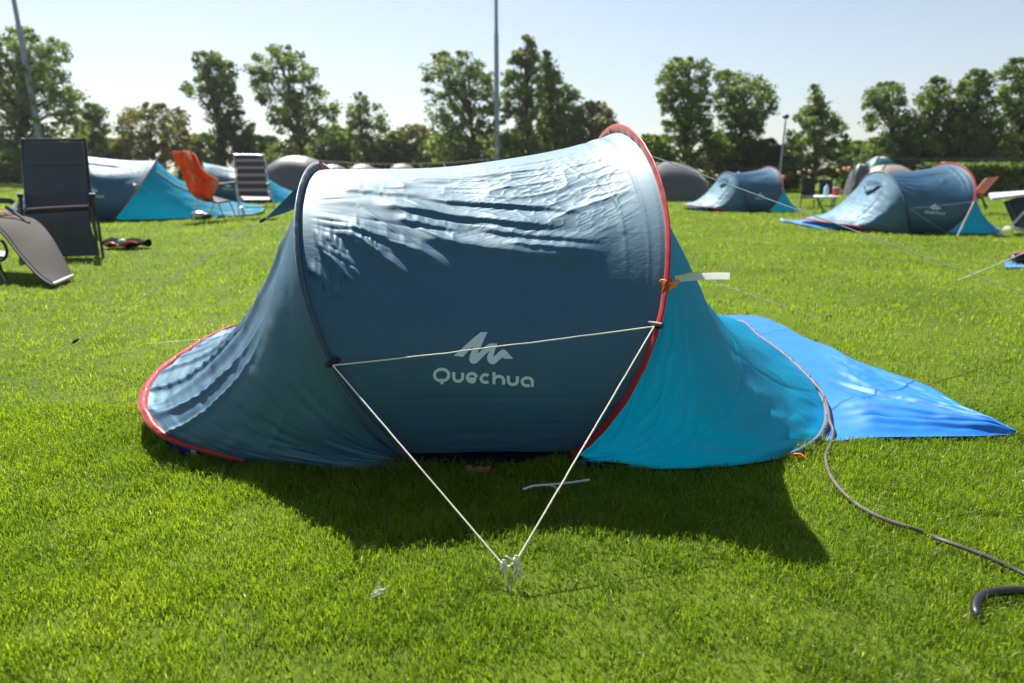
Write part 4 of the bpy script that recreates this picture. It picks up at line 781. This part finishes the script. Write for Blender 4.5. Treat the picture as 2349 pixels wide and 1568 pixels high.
def sector(n, d0, d1, half, power):
    q = rng.random(n)
    d = np.sqrt(d0*d0+(d1*d1-d0*d0)*q) if power == 2 else d0*(d1/d0)**q
    w = rng.uniform(-1, 1, n)*half; side = rng.random(n) < .20; w[side] = np.sign(w[side])*(half+np.abs(w[side])*1.1); return d*w*1.0, d, d
xs, ys, ds = [], [], []
for (n, d0, d1, hf, pw) in ((330000, .62, 2.15, 1.05, 2), (340000, 2.15, 40, 1.0, 0)):
    x, y, d = sector(n, d0, d1, hf, pw); xs.append(x); ys.append(y); ds.append(d)
x = np.concatenate(xs); y = np.concatenate(ys); d = np.concatenate(ds)
big = vn(x*1.7+5, y*1.7+3, 0)+.6*vn(x*5, y*5, 1)+.4*vn(x*14, y*14, 2); dens = vn(x*9+4, y*9, 3)+.5*vn(x*26, y*26, 4)
keep = (rng.random(len(x)) < .80+dens*.8) & ~inside(FOOT, x, y) & ~inside(TPOLY, x, y)
x, y, d, big, dens = x[keep], y[keep], d[keep], big[keep], dens[keep]; n = len(x)
h = (.018+.017*rng.random(n)**1.5+.018*np.clip(dens, -.3, .5)); h *= .86*np.clip(1+.06*(d-2.2), 1, 1.6); tall = rng.random(n) < .03; h[tall] *= 1.5
# longer, less trodden grass along the edge of the big tent
fp = np.array(FOOT)[:, :2]; nearm = (d < 3.4) & (np.abs(x) < 1.7); idx = np.where(nearm)[0]
de_ = np.min(np.hypot(x[idx, None]-fp[None, ::2, 0], y[idx, None]-fp[None, ::2, 1]), axis=1); h[idx] *= 1+.55*np.exp(-(de_/.09)**2)
wd = np.maximum(.00092*(.7+.6*rng.random(n)), d*.00047*(.7+.6*rng.random(n)))*np.where(np.abs(x) > 1.02*d, 2.2, 1); ph = rng.uniform(0, 2*np.pi, n); lean = rng.uniform(.15, 1.05, n); ld = rng.uniform(0, 2*np.pi, n)
px_, py_ = np.cos(ph)*wd, np.sin(ph)*wd; lx, ly = np.cos(ld)*h, np.sin(ld)*h; V = np.zeros((n, 5, 3), np.float32); V[:, :, 2] = -.002
V[:, 0, 0] = x-px_; V[:, 0, 1] = y-py_; V[:, 1, 0] = x+px_; V[:, 1, 1] = y+py_
mxx, myy, mz = x+lx*lean*.28, y+ly*lean*.28, h*.62
V[:, 2, 0] = mxx+px_*.85; V[:, 2, 1] = myy+py_*.85; V[:, 3, 0] = mxx-px_*.85; V[:, 3, 1] = myy-py_*.85; V[:, 2, 2] = V[:, 3, 2] = mz
V[:, 4, 0] = x+lx*lean; V[:, 4, 1] = y+ly*lean; V[:, 4, 2] = h*(1.05-.35*lean)
b = np.arange(n)*5; Q = np.stack([b, b+1, b+2, b+3], -1); Tq = np.stack([b+3, b+2, b+4], -1)
M['grass'] = leafmat('grass_blade', [(0, (.028, .082, .013)), (.35, (.096, .166, .013)), (.68, (.182, .262, .015)), (.86, (.27, .30, .030)), (1, (.42, .38, .18))], .5, rough=.42, tboost=2.1)
o = npmesh('grass', V, Q, M['grass'], None, False, Tq); tone = .50+.26*big+.18*(rng.random(n)-.5)+.10*dens; dry = rng.random(n) < (.014+.03*(big > .32))*np.where(d > 2.5, .5, 1); tone[dry] = rng.uniform(.85, 1, dry.sum())
tones(o, np.repeat(np.clip(tone, 0, 1), 5)); tag(o, 'short sunlit lawn grass covering the whole field', 'grass', kind='stuff')
# ---------------------------------------------------------------- camera, light, sky
cam = bpy.data.cameras.new('camera'); co = bpy.data.objects.new('camera', cam); COL.objects.link(co); co.location = (0, 0, CH); co.rotation_euler = (math.pi/2-PITCH, 0, 0)
cam.sensor_width = 36; cam.lens = 36*F/2349; cam.clip_start = .05; cam.clip_end = 3000; cam.dof.use_dof = True; cam.dof.focus_distance = 1.78; cam.dof.aperture_fstop = 2.6; S.camera = co
SUN = Vector((-.36, .70, 1.0)).normalized()
ld_ = bpy.data.lights.new('sun', 'SUN'); ld_.energy = 5.0; ld_.angle = R(.55); ld_.color = (1, .95, .86); lo = bpy.data.objects.new('sun', ld_); COL.objects.link(lo); lo.rotation_euler = SUN.to_track_quat('Z', 'Y').to_euler(); lo.location = (0, 0, 20)
w = bpy.data.worlds.new('World'); S.world = w; w.use_nodes = True; nt = w.node_tree; bgn = nt.nodes['Background']; sky = nt.nodes.new('ShaderNodeTexSky'); sky.sky_type = 'NISHITA'; sky.sun_disc = False
sky.sun_elevation = math.asin(SUN.z); sky.sun_rotation = math.atan2(SUN.x, SUN.y); sky.altitude = 0; sky.air_density = 1.0; sky.dust_density = .7; sky.ozone_density = 1.5
hs = nt.nodes.new('ShaderNodeHueSaturation'); hs.inputs['Saturation'].default_value = .68; hs.inputs['Hue'].default_value = .497; nt.links.new(sky.outputs[0], hs.inputs['Color']); nt.links.new(hs.outputs[0], bgn.inputs[0]); bgn.inputs[1].default_value = .058
S.view_settings.view_transform = 'Standard'; S.view_settings.look = 'None'; S.view_settings.exposure = 1.17; S.view_settings.gamma = 1; S.view_settings.use_curve_mapping = False
S.cycles.max_bounces = 8; S.cycles.transparent_max_bounces = 8
# ---------------------------------------------------------------- summer air
m, N, L = newmat('thin_haze'); o = N.new('ShaderNodeOutputMaterial'); pv = N.new('ShaderNodeVolumePrincipled'); pv.inputs['Color'].default_value = (.95, .97, 1, 1); pv.inputs['Density'].default_value = .0004; pv.inputs['Anisotropy'].default_value = .2
L.new(pv.outputs[0], o.inputs['Volume']); hz_ = MB().box((-140, -40, -1), (140, 160, 30)).build('haze', m, None, False); tag(hz_, 'faint pale summer haze over the field', 'haze', kind='stuff')
